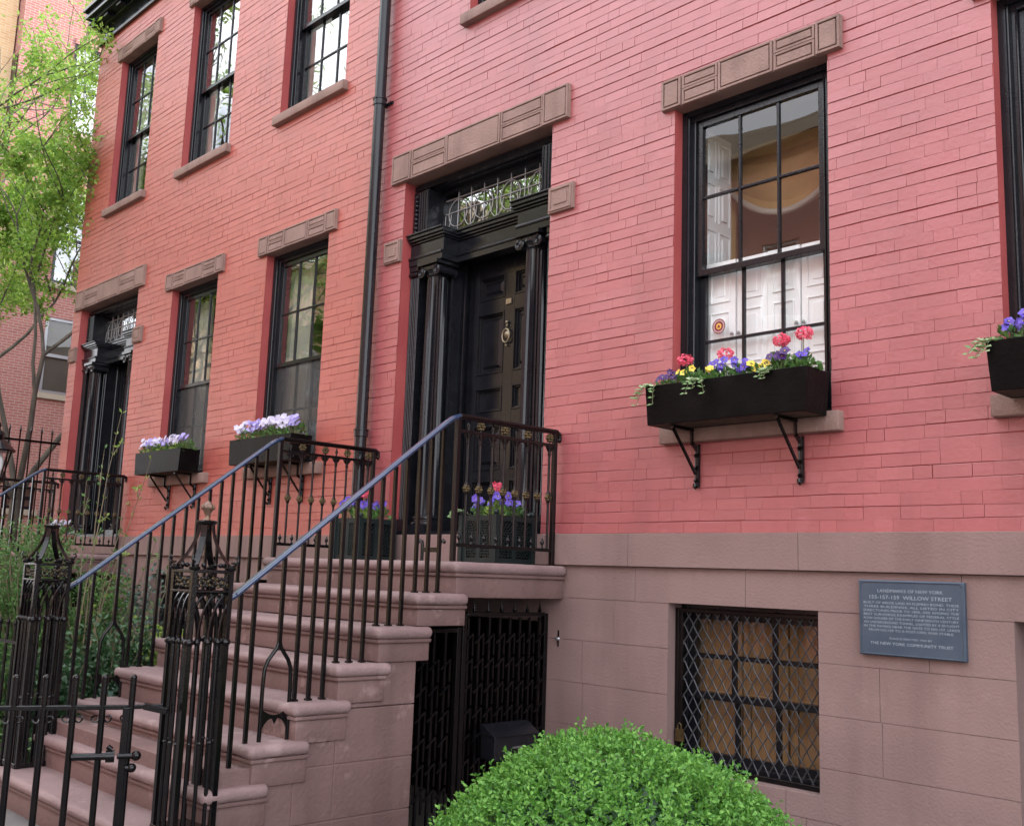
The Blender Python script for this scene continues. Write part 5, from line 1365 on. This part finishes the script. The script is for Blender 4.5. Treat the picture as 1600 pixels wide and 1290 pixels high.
def far_house():
    t = thing('brick_apartment_house', 'tall pale red brick house with arched windows behind the tree', 'house', (-30, 7, 0)); xf = -26.0
    wins = []
    for z in (4.02+G, 3.9+G+2.9, 3.9+G+7.1-.2, 3.9+G+11.2): 
        for y in (3.85, 6.4): wins.append((y, y+1.0, z, z+(1.9 if z < 6 else 2.35)))
    wins = [w for w in wins if w[3] < 19.5]+[(3.3, 4.0, 2.75, 3.3)]
    mb = block_with_openings(t, xf, 2.55, 12.0, 20.5, wins); mb.box(-28.0, xf-.121, 2.56, 11.99, 0, 20.48); mb.build('wall', M['farbrick'], t)
    for k, w in enumerate(wins): arch_window(t, 'y', *w, xf, arched=(k % 4 != 2), fm='metal' if k < 2 else 'black', glass='glass' if k < 2 else 'glassu')
    mb = MB(); mb.box(-26.38, -26.08, 2.525, 2.549, 11.5, 14.0); mb.build('window', M['black'], t)
    mb = MB(); mb.box(-26.39, -26.03, 2.45, 2.548, 11.2, 11.42); mb.build('sill', M['buffstone'], t)
    mb = MB(); mb.box(-28.3, -25.7, 2.53, 12.2, 20.5, 20.9); mb.build('cornice', M['black'], t)
far_house()
def cream_house():
    t = thing('buff_brick_house', 'sunlit buff building at the top left corner of the photo', 'house', (-31, -1, 0)); xf = -26.42
    wins = [(y, y+1.0, z, z+1.9) for y in (-3.2, -.8) for z in (3, 6.6, 10.2, 13.8, 17.4)]
    mb = block_with_openings(t, xf, -4, 2.52, 23, wins); mb.box(-36, xf-.121, -3.99, 2.51, 0, 22.98); mb.build('wall', M['cream'], t)
    for w in wins: arch_window(t, 'y', *w, xf, arched=False)
    mb = MB(); mb.box(-36.3, -26.2, -4.3, 2.52, 23, 23.4); mb.build('cornice', M['buffstone'], t)
cream_house()
def rear_shade_block():  # added out of view to keep sun off the lower far brick wall
    t = thing('added_shade_building', 'unseen brick building added behind the row to shade the far house', 'building', (-19.5, 14, 0))
    mb = MB(); mb.box(-25, -14.2, 9, 17, 0, 14.6); mb.build('wall', M['reddark'], t)
    mb = MB(); mb.box(-25.2, -14.0, 8.8, 17.2, 14.6, 15.0); mb.build('roof', M['roof'], t)
    for k in range(4):
        mb = MB(); mb.box(-23.5+k*2.4, -22.5+k*2.4, 8.95, 9.02, 10, 12); mb.build('window', M['black'], t)
rear_shade_block()
# across the street: what the windows mirror
def opposite(label, x0, x1, H, m):
    t = thing('row_house_across', label, 'house', ((x0+x1)/2, -16, 0)); y = -16.0
    n = int((x1-x0)/2.3); wins = [(x0+.7+i*2.3, x0+1.75+i*2.3, z, z+1.9) for i in range(n) for z in (1.6, 4.9, 8.0, 11.1) if z+2.2 < H]
    tmp = MB(); backing(tmp, x0, x1, 0, H, wins, 0, .2); tmp.v = [(v[0], y-v[1], v[2]) for v in tmp.v]; tmp.box(x0, x1, y-9, y-.4, 0, H-.01); tmp.build('wall', M[m], t)
    for a, b, c, d in wins:
        mb = MB(); ring(mb, a, b, c, d, .08, y-.15, y-.08); mb.box(a+.08, b-.08, y-.15, y-.09, (c+d)/2-.04, (c+d)/2+.04); w = mb.build('window', M['white'], t)
        mb = MB(); mb.quad((a, y-.14, c), (b, y-.14, c), (b, y-.14, d), (a, y-.14, d)); mb.build('pane', M['glassu'], w)
        mb = MB(); mb.box(a-.1, b+.1, y-.1, y+.08, c-.15, c-.002); mb.build('sill', M['buffstone'], w)
    mb = MB(); mb.box(x0, x1, y-.3, y+.45, H, H+.5); mb.build('cornice', M['buffstone'], t)
opposite('buff brick row house across the street from the left house', -46, -30, 13, 'cream')
opposite('buff brick row house across the street, opposite the drainpipe', -29.8, -19, 12.8, 'cream')
opposite('red brick row house opposite the stoop', -18.8, -8, 12.2, 'farbrick')
opposite('red brick row house opposite the right window', -7.8, 6, 11, 'farbrick')
tree('street tree across the road, seen only in the window glass, left one', -27, -8.2, 15, 61, .6, 2200, .13, .06, 'leaft', .15, .36, cl=.5)
tree('street tree across the road, seen only in the window glass, right one', -16.5, -9.2, 13, 62, .6, 1900, .13, .06, 'leaft', .15, .36, cl=.5)
